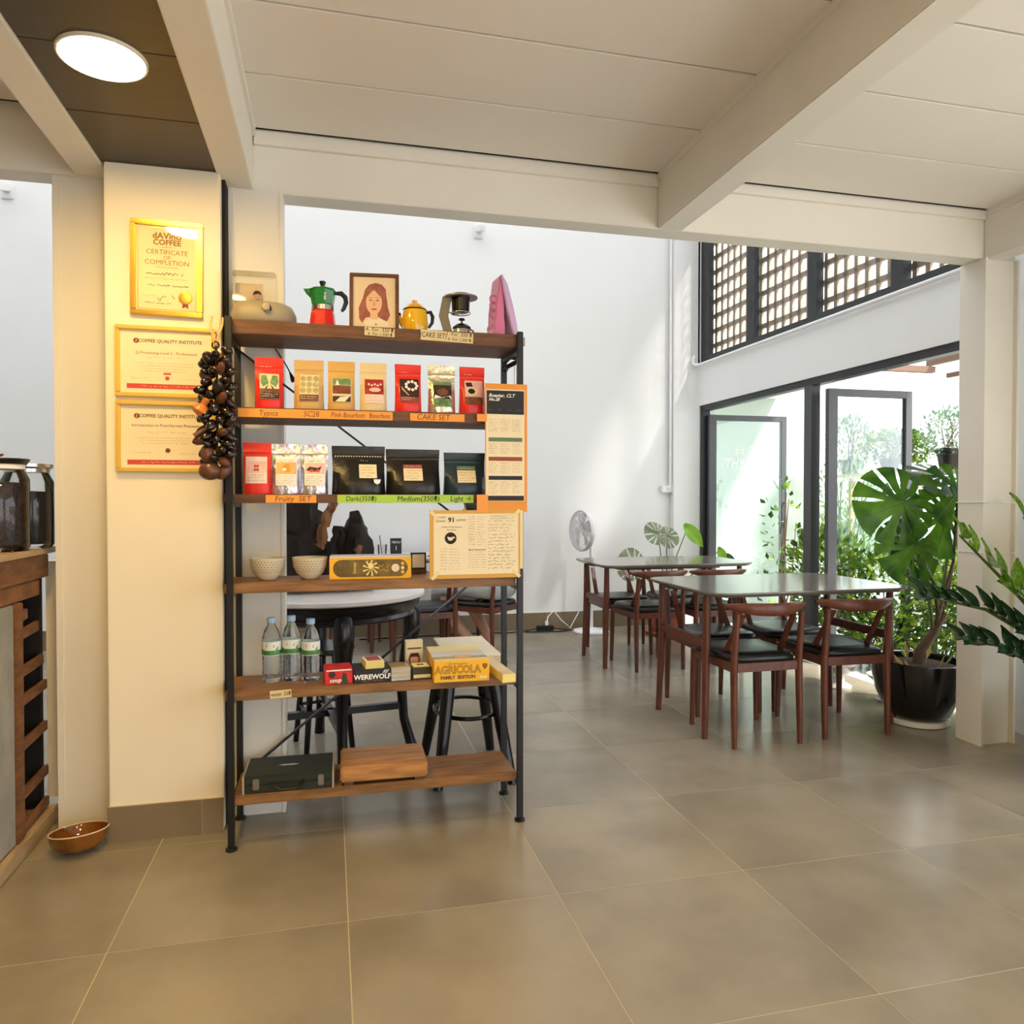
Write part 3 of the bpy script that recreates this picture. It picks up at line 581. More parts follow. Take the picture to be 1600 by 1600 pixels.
b.decal(rect(-0.030, 0.034, 0.022, 0.112), 'art_green'); b.decal(rect(-0.030, 0.034, 0.050, 0.100), 'art_dark', 0.002); b.decal([(-0.03, 0.05), (0.034, 0.05), (0.03, 0.062), (0.0, 0.054), (-0.024, 0.064)], 'art_white', 0.0026); b.decal(disc(0.002, 0.074, 0.020, 0.014), 'art_brown', 0.0026); b.lines(-0.026, 0.03, [0.040, 0.032], 'ink_black', 14)
b = std('red coffee bag with a cup photo label, partly behind the menu board', 0.499, 'bag_red', 0.02)
b.decal(rect(-0.030, 0.036, 0.034, 0.120), 'art_pink'); b.decal(rect(-0.030, 0.036, 0.034, 0.060), 'art_brown', 0.002); b.decal(disc(-0.006, 0.080, 0.020, 0.016), 'paper_cream', 0.0022); b.decal(disc(-0.006, 0.081, 0.013, 0.010), 'ink_black', 0.0026); b.decal([(-0.022, 0.098), (0.0, 0.098), (-0.004, 0.114), (-0.026, 0.112)], 'art_dark', 0.0024); b.lines(-0.03, 0.0, [0.142], 'ink_white', 16)
# third shelf
b = std('red coffee bag with a large pale pink label, leftmost on the third shelf', -0.235, 'bag_red', 0.02, z3, G3, 0.090, 0.173, 0.05)
b.decal(rect(-0.036, 0.032, 0.036, 0.126), 'paper_pink'); b.decal(rect(-0.034, 0.030, 0.072, 0.110), 'art_pink', 0.002); b.decal([(-0.004, 0.124), (0.01, 0.124), (0.003, 0.112)], 'art_white', 0.0026)
for a in range(4): b.decal(disc(-0.006 + 0.008 * (a % 2), 0.082 + 0.012 * (a // 2), 0.005, n=8), 'ink_red', 0.0024)
b.lines(-0.032, 0.026, [0.064, 0.056, 0.046], 'ink_grey', 20)
b = std('rainbow silver foil coffee bag with an orange swirl label', -0.143, 'foil_holo', 0.0, z3, G3, 0.092, 0.170, 0.05)
b.decal(rect(-0.032, 0.036, 0.030, 0.122), 'paper_white'); b.decal(rect(-0.030, 0.034, 0.068, 0.108), 'art_orange', 0.002); b.decal(disc(0.006, 0.088, 0.018, 0.014, 20)[4:18], 'card_orange', 0.0024); b.decal(disc(-0.004, 0.084, 0.007, 0.005), 'paper_white', 0.0028); b.lines(-0.028, 0.03, [0.060, 0.053, 0.046, 0.038], 'ink_grey', 24); b.lines(-0.02, 0.024, [0.113], 'ink_brown', 26, 0.005)
b = std('rainbow silver foil coffee bag with a dark fruit label', -0.050, 'foil_holo', 0.0, z3, G3, 0.092, 0.170, 0.05)
b.decal(rect(-0.032, 0.036, 0.030, 0.122), 'paper_white'); b.decal(rect(-0.030, 0.034, 0.070, 0.106), 'art_pink', 0.002); b.decal([(-0.026, 0.082), (-0.01, 0.076), (0.018, 0.078), (0.024, 0.096), (0.012, 0.090), (-0.016, 0.094)], 'art_dark', 0.0024); b.decal(disc(-0.008, 0.080, 0.008, 0.005), 'ink_red', 0.0028); b.decal(disc(0.012, 0.080, 0.007, 0.005), 'ink_red', 0.0028); b.lines(-0.028, 0.03, [0.060, 0.053, 0.046, 0.038], 'ink_grey', 28); b.lines(-0.02, 0.024, [0.113], 'ink_brown', 30, 0.005)
b = Bag('coffee_pouch', 'glossy black coffee pouch with white stitching marks and a cup emblem', 0.099, 2.615, z3, 0.182, 0.168, 0.10, 'bag_black', 'coffee bag', 'large pouches on the third shelf', 0.02)
b.decal(rect(0.0, 0.060, 0.056, 0.104), 'paper_cream'); b.lines(0.004, 0.056, [0.094, 0.084, 0.074, 0.064], 'ink_brown', 33); b.lines(0.004, 0.034, [0.116], 'ink_white', 36, 0.006)
for k in range(18): b.decal(rect(-0.080 + 0.009 * k, -0.076 + 0.009 * k, 0.131, 0.134), 'ink_white', 0.002)
b.decal([(0.048, 0.052), (0.050, 0.040), (0.060, 0.034), (0.070, 0.040), (0.074, 0.052)], 'ink_white', 0.003)
b = Bag('coffee_pouch', 'wide matt black coffee pouch with a rust-topped cream label', 0.288, 2.615, z3, 0.19, 0.160, 0.11, 'bag_black', 'coffee bag', 'large pouches on the third shelf', 0.0)
b.decal(rect(-0.036, 0.030, 0.048, 0.106), 'paper_cream'); b.decal(rect(-0.036, 0.030, 0.092, 0.106), 'ink_rust', 0.002); b.lines(-0.032, 0.026, [0.084, 0.074, 0.064, 0.056], 'ink_brown', 40); b.lines(-0.032, 0.026, [0.099], 'ink_white', 44)
b = Bag('coffee_pouch', 'dark teal blue coffee pouch with a green-topped cream label', 0.472, 2.620, z3, 0.150, 0.150, 0.08, 'bag_teal', 'coffee bag', 'large pouches on the third shelf', 0.0)
b.decal(rect(-0.030, 0.036, 0.042, 0.102), 'paper_cream'); b.decal(rect(-0.030, 0.036, 0.086, 0.102), 'ink_green', 0.002); b.lines(-0.026, 0.032, [0.078, 0.068, 0.058, 0.050], 'ink_brown', 50); b.lines(-0.026, 0.032, [0.094], 'ink_white', 54)

# ---------------------------------------------------------------- boards with print
t = thing('menu_board', 'tall narrow coffee menu sheet on orange card taped to the rack', 'menu', (0.607, 2.578, 1.108))
MB().box(-0.076, 0.076, -0.003, 0, 0.0, 0.452).build('card', 'card_orange', t); p = MB().box(-0.073, 0.066, -0.0036, -0.003, 0.040, 0.432).build('sheet', 'paper_cream', t)
flat(t, rect(-0.071, 0.064, 0.345, 0.428), -0.0042, 'ink_navy'); flat(t, rect(-0.071, 0.064, 0.041, 0.058), -0.0042, 'ink_navy')
text(t, 'Roaster, CLT', 0.017, -0.064, 0.410, -0.0048, 'ink_white', 'LEFT', 0.35, 0.0003); text(t, 'No.28', 0.015, -0.064, 0.396, -0.0048, 'ink_white', 'LEFT', 0.35, 0.0003)
mb = MB()
for k in range(4): scribble(mb, -0.064 + 0.033 * k, -0.046 + 0.033 * k, 0.360, 0.004, -0.0048, 60 + k, 0.0004)
mb.build('small_print', 'ink_grey', t, fixn=False)
for zb, m in ((0.249, 'ink_green'), (0.181, 'ink_rust'), (0.114, 'ink_navy')): flat(t, rect(-0.064, 0.058, zb, zb + 0.014), -0.0042, m)
mb = MB(); sd = 70
for zt, n in ((0.326, 6), (0.240, 5), (0.173, 5), (0.106, 6)):
    for c in range(3):
        for k in range(n): sd += 1; scribble(mb, -0.064 + 0.043 * c, -0.030 + 0.043 * c - (sd % 3) * 0.004, zt - 0.0078 * k, 0.0035, -0.0042, sd, 0.00035)
mb.build('small_print', 'ink_grey', t, fixn=False)
for x, z in ((-0.08, 0.33), (0.07, 0.06)): pass
MB().box(-0.105, -0.07, -0.0045, -0.0032, 0.318, 0.344).build('tape', 'tape_orange', t); MB().box(-0.106, -0.066, -0.0045, -0.0032, 0.0, 0.062).build('tape', 'tape_orange', t)
t = thing('score_sheet', 'handwritten coffee score sheet with a cup emblem on kraft card', 'notice', (0.507, 2.577, 0.8775))
MB().box(-0.172, 0.150, -0.003, 0, 0.0, 0.238).build('card', 'card_kraft', t); MB().box(0.150, 0.160, -0.004, 0.004, 0.03, 0.236).build('edge_strip', 'tape_clear', t); MB().box(-0.158, 0.143, -0.0036, -0.003, 0.014, 0.226).build('sheet', 'paper_cream', t)
text(t, '91', 0.024, -0.096, 0.204, -0.0045, 'ink_black', bold=0.0006); text(t, 'points', 0.013, -0.062, 0.205, -0.0045, 'ink_grey', shear=0.3)
text(t, 'COFFEE', 0.010, -0.134, 0.213, -0.0045, 'ink_grey', shear=0.2); text(t, 'REVIEW', 0.010, -0.134, 0.200, -0.0045, 'ink_grey', shear=0.2); text(t, 'Coffee of the Season', 0.0085, -0.096, 0.180, -0.0045, 'ink_grey', shear=0.2); text(t, 'Doi Saket', 0.0085, -0.096, 0.170, -0.0045, 'ink_grey', shear=0.2)
flat(t, disc(-0.099, 0.141, 0.0205, n=28), -0.0042, 'ink_black'); flat(t, [(-0.110, 0.147), (-0.110, 0.141), (-0.105, 0.133), (-0.094, 0.133), (-0.089, 0.141), (-0.089, 0.147)], -0.0048, 'paper_cream'); flat(t, disc(-0.0995, 0.1465, 0.0085, 0.002, 14), -0.0052, 'ink_black'); flat(t, disc(-0.0875, 0.143, 0.004, 0.003, 10), -0.0048, 'paper_cream')
mb = MB(); sd = 300
for k in range(8):
    scribble(mb, -0.135, -0.112, 0.105 - 0.010 * k, 0.003, -0.0045, sd + k, 0.0004); scribble(mb, -0.104, -0.066, 0.103 - 0.010 * k, 0.003, -0.0045, sd + 20 + k, 0.0003)
for k in range(12): scribble(mb, -0.036, -0.012, 0.216 - 0.0088 * k, 0.003, -0.0045, sd + 40 + k, 0.0004); scribble(mb, -0.005, 0.026 - (k % 3) * 0.006, 0.214 - 0.0088 * k, 0.003, -0.0045, sd + 60 + k, 0.0003)
for k in range(7): scribble(mb, -0.036, 0.026, 0.092 - 0.009 * k, 0.003, -0.0045, sd + 80 + k, 0.0003)
mb.build('small_print', 'ink_grey', t, fixn=False); text(t, 'Blind Assessment:', 0.0085, -0.036, 0.100, -0.0045, 'ink_black', 'LEFT')
mb = MB()
for k in range(15): scribble(mb, 0.034, 0.136 - (k % 4) * 0.008, 0.200 - 0.0118 * k, 0.0065, -0.0045, sd + 100 + k, 0.00045)
scribble(mb, 0.050, 0.112, 0.214, 0.006, -0.0045, 431, 0.00045); _ribbon(mb, [(0.044, 0.208), (0.122, 0.209), (0.122, 0.220), (0.044, 0.219), (0.044, 0.208)], 0.0004, -0.0045)
mb.build('handwriting', 'ink_grey', t, fixn=False)
for (x, z, a) in ((-0.156, 0.222, 45), (-0.152, 0.012, -45), (0.136, 0.014, 45), (0.136, 0.226, -45)):
    MB().box(-0.018, 0.018, -0.0046, -0.0036, -0.006, 0.006, Matrix.Translation((x, 0, z)) @ Matrix.Rotation(R(a), 4, 'Y')).build('tape', 'tape_clear', t)

# ---------------------------------------------------------------- top shelf
zt = S[0] + 0.0005
t = thing('tabletop_warmer', 'grey rounded tabletop device with a front knob and clear glass box on top', 'appliance', (-0.215, 2.705, zt))
rings = []
for z, sx, sy in ((0.0, 0.098, 0.070), (0.012, 0.108, 0.078), (0.04, 0.107, 0.077), (0.066, 0.094, 0.068), (0.076, 0.075, 0.055), (0.079, 0.045, 0.035)):
    rings.append([Vector((sx * abs(math.cos(a)) ** 0.7 * (1 if math.cos(a) > 0 else -1), sy * abs(math.sin(a)) ** 0.8 * (1 if math.sin(a) > 0 else -1), z)) for a in [2 * PI * i / 36 for i in range(36)]])
MB().loft(rings).build('body', 'device_grey', t, smooth=True, angle=70)
k = MB(); k.lathe([(0.0135, 0), (0.0135, 0.014), (0.011, 0.018), (0, 0.019)], 20, (0, 0, 0), Matrix.Translation((0.012, -0.074, 0.050)) @ Matrix.Rotation(R(90), 4, 'X')); k.build('knob', 'case_trim', t, smooth=True)
k = MB(); k.lathe([(0.016, 0), (0.016, 0.003)], 20, (0, 0, 0), Matrix.Translation((0.014, -0.073, 0.048)) @ Matrix.Rotation(R(90), 4, 'X')); k.build('knob_recess', 'ink_black', t, smooth=True)
g = MB(); g.box(-0.098, 0.042, -0.038, 0.042, 0.0795, 0.180); gb = g.build('glass_box', 'clear_glass', t, bevel=0.004)
MB().box(-0.094, -0.004, 0.012, 0.014, 0.081, 0.150).build('card', 'paper_tan', gb)
h = MB().prism([(-0.030, 0.081), (-0.012, 0.081), (-0.010, 0.094), (-0.008, 0.104), (-0.010, 0.114), (-0.020, 0.120), (-0.031, 0.114), (-0.034, 0.104), (-0.032, 0.094)], -0.004, -0.002).build('photo_cutout', 'skin_print', t)
flat(h, [(-0.035, 0.104), (-0.029, 0.110), (-0.016, 0.112), (-0.008, 0.107), (-0.008, 0.114), (-0.014, 0.122), (-0.026, 0.123), (-0.034, 0.116)], -0.0046, 'dark_print'); flat(h, disc(-0.027, 0.104, 0.0014), -0.0046, 'dark_print'); flat(h, disc(-0.016, 0.104, 0.0014), -0.0046, 'dark_print'); flat(h, disc(-0.021, 0.094, 0.004, 0.001), -0.0046, 'ink_red')
# moka pot
t = thing('moka_pot', 'octagonal stovetop moka pot, green above and red below', 'moka pot', (-0.020, 2.700, zt), R(10))
MB().lathe([(0.046, 0), (0.047, 0.004), (0.041, 0.056), (0.039, 0.062), (0.036, 0.066)], 8).build('boiler', 'enamel_red', t, bevel=0.0015)
MB().lathe([(0.036, 0.064), (0.0385, 0.066), (0.0385, 0.082), (0.036, 0.084)], 32).build('collar', 'steel', t, smooth=True)
k = MB(); k.lathe([(0.035, 0.083), (0.038, 0.088), (0.0455, 0.132), (0.046, 0.136)], 8); up_ = k.build('upper_chamber', 'enamel_green', t, bevel=0.0015)
k = MB(); k.loft([[Vector((-0.036, -0.010, 0.108)), Vector((-0.036, 0.010, 0.108)), Vector((-0.038, 0.0, 0.104))], [Vector((-0.048, -0.009, 0.128)), Vector((-0.048, 0.009, 0.128)), Vector((-0.056, 0.0, 0.120))], [Vector((-0.044, -0.013, 0.1365)), Vector((-0.044, 0.013, 0.1365)), Vector((-0.066, 0.0, 0.1365))]]); k.build('spout', 'enamel_green', up_)
MB().lathe([(0.0465, 0.1365), (0.045, 0.140), (0.012, 0.149), (0, 0.150)], 8).build('lid', 'enamel_green', t)
MB().lathe([(0.007, 0.148), (0.008, 0.156), (0.012, 0.166), (0.010, 0.169), (0, 0.169)], 8).build('lid_knob', 'plastic_black', t)
k = MB(); k.tube([(0.044, 0, 0.132), (0.064, 0, 0.134), (0.078, 0, 0.122), (0.081, 0, 0.104), (0.073, 0, 0.082), (0.066, 0, 0.072)], [0.006, 0.009, 0.009, 0.008, 0.007, 0.005], 10); k.build('handle', 'plastic_black', t, smooth=True)
em = MB(); em.box(-0.004, 0.004, -0.0455, -0.044, 0.095, 0.110); em.box(-0.003, 0.003, -0.047, -0.0455, 0.112, 0.120); em.build('emblem', 'steel', t)
# portrait
t = thing('framed_portrait', 'dark wooden frame with a drawn portrait of a long-haired woman', 'picture frame', (0.156, 2.690, zt + 0.002), rot=(R(-7), 0, R(-6)))
fw, fh, ft = 0.172, 0.210, 0.012
for x0, x1, z0, z1 in ((-fw / 2, fw / 2, 0, ft), (-fw / 2, fw / 2, fh - ft, fh), (-fw / 2, -fw / 2 + ft, ft, fh - ft), (fw / 2 - ft, fw / 2, ft, fh - ft)): MB().box(x0, x1, -0.010, 0.008, z0, z1).build('frame_bar', 'shelf_wood_dark', t, bevel=0.0015)
pp = MB().box(-fw / 2 + ft, fw / 2 - ft, -0.003, 0.004, ft, fh - ft).build('drawing', 'paper_tan', t)
MB().bar((0, 0.006, 0.13), (0, 0.055, 0.002), 0.04, 0.004, (0, 1, 0)).build('easel', 'shelf_wood_dark', t)
y0 = -0.0036
flat(pp, [(-0.052, 0.045), (-0.042, 0.030), (-0.030, 0.050), (0.018, 0.052), (0.030, 0.030), (0.046, 0.040), (0.056, 0.062), (0.048, 0.085), (0.042, 0.13), (0.040, 0.155), (0.026, 0.172), (0.004, 0.177), (-0.018, 0.170), (-0.032, 0.152), (-0.040, 0.12), (-0.054, 0.085)], y0, 'hair_print')
flat(pp, [(-0.030, 0.012), (0.05, 0.012), (0.050, 0.034), (0.020, 0.048), (-0.016, 0.048), (-0.034, 0.034)], y0 - 0.0004, 'paper_cream')
flat(pp, [(-0.014, 0.044), (0.012, 0.042), (0.012, 0.07), (-0.014, 0.07)], y0 - 0.0008, 'skin_print'); flat(pp, disc(-0.001, 0.105, 0.028, 0.044, 26), y0 - 0.0012, 'skin_print')
flat(pp, [(-0.031, 0.118), (-0.002, 0.152), (-0.016, 0.164), (-0.034, 0.146)], y0 - 0.0016, 'hair_print'); flat(pp, [(0.029, 0.118), (0.034, 0.150), (0.014, 0.166), (-0.002, 0.152)], y0 - 0.0016, 'hair_print'); flat(pp, [(-0.002, 0.152), (0.014, 0.166), (-0.016, 0.164)], y0 - 0.0016, 'hair_print')
for cx in (-0.013, 0.011): flat(pp, disc(cx, 0.112, 0.0055, 0.0020, 12), y0 - 0.002, 'dark_print'); flat(pp, rect(cx - 0.0085, cx + 0.0075, 0.1205, 0.1220), y0 - 0.002, 'hair_print')
flat(pp, [(-0.006, 0.092), (0.004, 0.092), (0.0015, 0.112), (-0.002, 0.112)], y0 - 0.002, 'drawn_shade'); flat(pp, disc(-0.001, 0.080, 0.011, 0.003, 14), y0 - 0.002, 'ink_red'); flat(pp, disc(0.006, 0.025, 0.003), y0 - 0.002, 'hair_print')
# yellow kettle
t = thing('enamel_kettle', 'small bright yellow enamel kettle with a black handle', 'kettle', (0.300, 2.700, zt))
MB().lathe([(0.034, 0), (0.043, 0.006), (0.048, 0.03), (0.045, 0.065), (0.041, 0.086)], 32).build('body', 'enamel_yellow', t, smooth=True)
MB().lathe([(0.0415, 0.0855), (0.043, 0.088), (0.0415, 0.0905)], 32).build('rim', 'ink_black', t, smooth=True)
MB().lathe([(0.0415, 0.0905), (0.030, 0.106), (0.012, 0.113), (0, 0.114)], 32).build('lid', 'enamel_yellow', t, smooth=True); MB().lathe([(0.006, 0.112), (0.010, 0.118), (0.010, 0.122), (0.004, 0.1255), (0, 0.1258)], 16).build('lid_knob', 'enamel_yellow', t, smooth=True)
k = MB(); k.tube([(-0.040, 0, 0.030), (-0.052, 0, 0.048), (-0.056, 0, 0.068)], [0.011, 0.008, 0.006], 10); s_ = k.build('spout', 'enamel_yellow', t, smooth=True); k = MB(); k.tube([(-0.0555, 0, 0.065), (-0.058, 0, 0.074)], 0.0075, 10); k.build('spout_tip', 'ink_black', s_, smooth=True)
k = MB(); k.tube([(0.040, 0, 0.082), (0.056, 0, 0.084), (0.064, 0, 0.068), (0.062, 0, 0.046), (0.050, 0, 0.028)], [0.005, 0.007, 0.007, 0.006, 0.005], 10); k.build('handle', 'plastic_black', t, smooth=True)
# drip coffee stand
t = thing('coffee_stand', 'bent steel coffee stand holding a dark glass brewer over a small pot', 'coffee maker', (0.455, 2.705, zt))
k = MB()
k.prism([(-0.046, 0), (-0.014, 0), (-0.034, 0.075), (-0.020, 0.145), (-0.054, 0.145), (-0.068, 0.075)], -0.002, 0.002)
k.build('bracket', 'bracket_metal', t)
k = MB(); k.loft([[Vector(((r) * math.cos(a) + 0.012, r * 0.95 * math.sin(a), z)) for a in [2 * PI * i / 28 for i in range(28)]] for r, z in ((0.036, 0.142), (0.062, 0.142), (0.062, 0.147), (0.036, 0.147), (0.036, 0.142))], False, False); k.build('ring', 'steel_dull', t, smooth=True)
MB().lathe([(0.026, 0.090), (0.032, 0.094), (0.034, 0.140), (0.035, 0.156), (0.031, 0.156), (0.030, 0.10), (0, 0.098)], 24, (0.012, 0, 0)).build('brewer', 'chrome_dark', t, smooth=True)
k = MB(); k.tube([(0.012 + 0.036 * math.cos(a), 0.036 * math.sin(a), 0.088) for a in [2 * PI * i / 20 for i in range(21)]], 0.002, 6, False); k.build('wire_ring', 'steel', t, smooth=True)
MB().bar((0.012, 0.035, 0.088), (-0.042, 0.012, 0.095), 0.006, 0.003).build('wire_arm', 'steel', t)
t = thing('brew_pot', 'tiny steel pot with a black lid under the coffee stand', 'pot', (0.470, 2.700, zt))
MB().lathe([(0.026, 0), (0.030, 0.004), (0.031, 0.026), (0.028, 0.032)], 24).build('body', 'steel', t, smooth=True); MB().lathe([(0.033, 0.031), (0.033, 0.036), (0.020, 0.046), (0.008, 0.050), (0, 0.051)], 24).build('lid', 'plastic_black', t, smooth=True); MB().lathe([(0.003, 0.049), (0.003, 0.060), (0.012, 0.062), (0.010, 0.068), (0, 0.069)], 14).build('lid_knob', 'plastic_black', t, smooth=True)
k = MB(); k.tube([(0.030, 0, 0.030), (0.042, 0, 0.026), (0.044, 0, 0.012)], 0.003, 8); k.build('handle', 'plastic_black', t, smooth=True)
# pink keepsake seen edge-on
t = thing('pink_keepsake', 'pink standing keepsake frame turned edge-on with a lilac prop', 'ornament', (0.610, 2.700, zt), R(6))
k = MB(); prof = [(-0.044, 0), (0.006, 0), (0.008, 0.04), (0.004, 0.07), (0.004, 0.12), (-0.004, 0.19), (-0.010, 0.224), (-0.014, 0.214), (-0.022, 0.15), (-0.028, 0.10), (-0.030, 0.055), (-0.036, 0.045), (-0.032, 0.032), (-0.038, 0.014)]
k.prism(prof, -0.045, 0.045); k.build('front_figure', 'pink_gloss', t, bevel=0.003)
k = MB(); k.prism([(0.040, 0.0), (0.056, 0.004), (0.050, 0.05), (0.034, 0.12), (0.014, 0.19), (-0.008, 0.226), (-0.011, 0.218), (0.0, 0.16), (0.014, 0.09), (0.028, 0.04)], -0.055, 0.055); k.build('prop_panel', 'pink_lilac', t, bevel=0.003)
for dz in (0.085, 0.115, 0.14): 
    k = MB(); k.tube([(-0.030 + 0.012 * math.cos(a), -0.02, dz + 0.014 * math.sin(a)) for a in [2 * PI * i / 14 for i in range(15)]], 0.0035, 6, False); k.build('curl', 'pink_gloss', t, smooth=True)

# ---------------------------------------------------------------- garland, cords
t = thing('pod_garland', 'hanging garland of dark glossy seed pods and wooden bits on the rack corner', 'garland', (-0.350, 2.545, 1.212))
k = MB(); k.tube([(-0.014, 0.03, 0.53), (-0.016, 0.012, 0.50), (-0.006, 0.0, 0.44), (0.0, 0.0, 0.43), (0.006, 0.004, 0.455), (0.018, 0.02, 0.50), (0.016, 0.05, 0.53)], 0.0035, 8); k.build('cord', 'leather_cord', t, smooth=True)
k = MB(); k.tube([(0.0, 0.004, 0.44), (0.006, 0.004, 0.25), (0.0, 0.004, 0.05)], 0.004, 6); k.build('core_cord', 'ink_black', t)
k = MB(); k.tube([(0.010 * math.cos(a), 0, 0.432 + 0.011 * math.sin(a)) for a in [2 * PI * i / 14 for i in range(15)]], 0.003, 6, False); k.build('wire_loop', 'chrome_dark', t, smooth=True)
rnd = random.Random(8); pods = []
for v in range(4):
    k = MB(); k.ball((0, 0, 0), 0.020 + 0.003 * v, 0.014, 0.012 + 0.002 * (v % 2), 10, 6); pods.append(k.v and k)
psrc = {}
for i in range(74):
    z = 0.408 - 0.350 * i / 73; a = i * 2.4; rr = 0.030 + 0.016 * rnd.random()
    m = 'pod_brown' if i % 7 == 3 else 'pod_black'; key = (i % 4, m)
    loc = (rr * math.cos(a), rr * 0.72 * math.sin(a), z + rnd.uniform(-0.008, 0.008)); rot = (rnd.uniform(-0.8, 0.8), rnd.uniform(-0.9, 0.9), a)
    if key not in psrc:
        o = pods[i % 4].build('pod', m, t, smooth=True); o.location = loc; o.rotation_euler = rot; psrc[key] = o
    else: share(psrc[key], 'pod', t, loc, rot, 0.85 + 0.35 * rnd.random())
k = MB(); k.lathe([(0.006, 0.03), (0.011, 0.026), (0.010, 0.008), (0.020, 0.002), (0.026, -0.012), (0.020, -0.024), (0.006, -0.030)], 18); o = k.build('wooden_knob', 'pod_orange', t, smooth=True); o.location = (-0.036, -0.026, 0.232); o.rotation_euler = (0.15, 0.5, 0); 
k = MB(); k.tube([(0, 0, 0), (0.06, 0.01, 0.045)], [0.008, 0.007], 10); o = k.build('stick', 'pod_brown', t, smooth=True); o.location = (-0.062, -0.02, 0.140)
k = MB(); k.ball((0, 0, 0), 0.034, 0.030, 0.030, 16, 10); o = k.build('gourd', 'pod_brown', t, smooth=True); o.location = (-0.018, -0.01, 0.032)
k = MB(); k.ball((0, 0, 0), 0.022, 0.02, 0.03, 12, 8); o = k.build('gourd', 'pod_brown', t, smooth=True); o.location = (-0.024, -0.02, 0.085)
k = MB(); k.ball((0, 0, 0), 0.020, 0.018, 0.03, 12, 8); o = k.build('gourd', 'pod_brown', t, smooth=True); o.location = (0.022, 0.0, 0.03); o.rotation_euler = (0, 0.7, 0)
t = thing('charger_cable', 'thin black cord with a plug hanging behind the top shelf', 'cable', (-0.16, 2.852, 1.59))
k = MB(); k.tube([(-0.028, 0, 0.11), (-0.012, 0.002, 0.085), (0.010, 0.002, 0.05), (0.024, 0, 0.022)], 0.0025, 6); k.build('cord', 'plastic_black', t, smooth=True)
k = MB(); k.tube([(0.022, 0, 0.026), (0.027, 0, 0.014), (0.032, 0, 0.002), (0.035, 0, -0.008)], [0.003, 0.006, 0.009, 0.008], 8); k.build('plug', 'plastic_black', t, smooth=True)
t = thing('strap_bundle', 'black strap and chain bundle hanging at the right rear post', 'strap', (0.690, 2.800, 1.545))
k = MB(); k.tube([(-0.028, 0.02, 0.14), (-0.012, 0.01, 0.155), (0.008, 0, 0.15), (0.022, -0.01, 0.165), (0.02, -0.012, 0.14), (0.0, 0, 0.13), (-0.02, 0.02, 0.12), (-0.03, 0.02, 0.105)], 0.009, 8); k.build('strap', 'plastic_black', t, smooth=True)
k = MB()
for q in range(14): k.tube([(0.002 + 0.0026 * math.cos(a) * (1 if q % 2 else 0.3), 0.0026 * math.cos(a) * (0.3 if q % 2 else 1), 0.13 - q * 0.0062 + 0.0042 * math.sin(a)) for a in [2 * PI * i / 8 for i in range(9)]], 0.0007, 5, False)
k.build('chain', 'steel', t)
k = MB(); k.ball((0.004, 0, 0.022), 0.022, 0.014, 0.020, 12, 8); k.build('buckle', 'plastic_black', t, smooth=True)

# ---------------------------------------------------------------- fourth shelf
z4 = S[3] + 0.0005
def spotted_bowl(x, y, label):
    t = thing('spotted_bowl', label, 'bowl', (x, y, z4), group='speckled bowls on the fourth shelf')
    prof = [(0.026, 0), (0.030, 0.006), (0.046, 0.022), (0.056, 0.045), (0.059, 0.072), (0.060, 0.076), (0.056, 0.076), (0.052, 0.046), (0.036, 0.018), (0, 0.012)]
    MB().lathe(prof, 32).build('body', 'bowl_glaze', t, smooth=True, angle=60); sp = MB()
    for row in range(5):
        z = 0.030 + 0.0085 * row; r = 0.046 + (z - 0.022) / 0.023 * 0.010 if z < 0.045 else 0.056 + (z - 0.045) / 0.027 * 0.003
        for i in range(34):
            a = 2 * PI * (i + 0.5 * (row % 2)) / 34; rr = r + 0.0008; ca, sa = math.cos(a), math.sin(a); tx, ty = -sa, ca; h = 0.0032; w_ = 0.0016
            sl = 0.0022 if z < 0.045 else 0.0004
            sp.face([Vector((ca * (rr - sl), sa * (rr - sl), z - h)), Vector((ca * rr + tx * w_, sa * rr + ty * w_, z)), Vector((ca * (rr + sl), sa * (rr + sl), z + h)), Vector((ca * rr - tx * w_, sa * rr - ty * w_, z))])
    o = sp.build('glaze_marks', 'bowl_spot', t, fixn=False); o['kind'] = 'stuff'
    return t
spotted_bowl(-0.207, 2.700, 'pale speckled ceramic bowl at the left end of the fourth shelf'); spotted_bowl(-0.067, 2.700, 'pale speckled ceramic bowl beside the long yellow box')
t = thing('gift_box', 'long yellow gift box with an oval olive window and bee motif', 'box', (0.141, 2.690, z4), R(-3))
MB().box(-0.140, 0.140, -0.048, 0.045, 0, 0.074).build('body', 'box_yellow', t, bevel=0.002); MB().box(-0.139, 0.139, -0.047, 0.044, 0.0742, 0.080).build('lid_top', 'fan_grey', t)
pill = [(-0.098 + 0.030 * math.cos(a), 0.038 + 0.030 * math.sin(a)) for a in [PI / 2 + PI * i / 12 for i in range(13)]] + [(0.098 + 0.030 * math.cos(a), 0.038 + 0.030 * math.sin(a)) for a in [-PI / 2 + PI * i / 12 for i in range(13)]]
flat(t, pill, -0.0486, 'box_olive'); flat(t, disc(0.0, 0.046, 0.009, 0.011), -0.0494, 'box_yellow_pale')
for a in range(9): flat(t, [(0.004 * math.cos(a * 0.7 + 1.57), 0.040 + 0.004 * math.sin(a * 0.7 + 1.57)), (0.028 * math.cos(a * 0.7 + 0.12), 0.038 + 0.028 * math.sin(a * 0.7 + 0.12)), (0.028 * math.cos(a * 0.7 - 0.12), 0.038 + 0.028 * math.sin(a * 0.7 - 0.12))], -0.0490, 'box_yellow_pale')
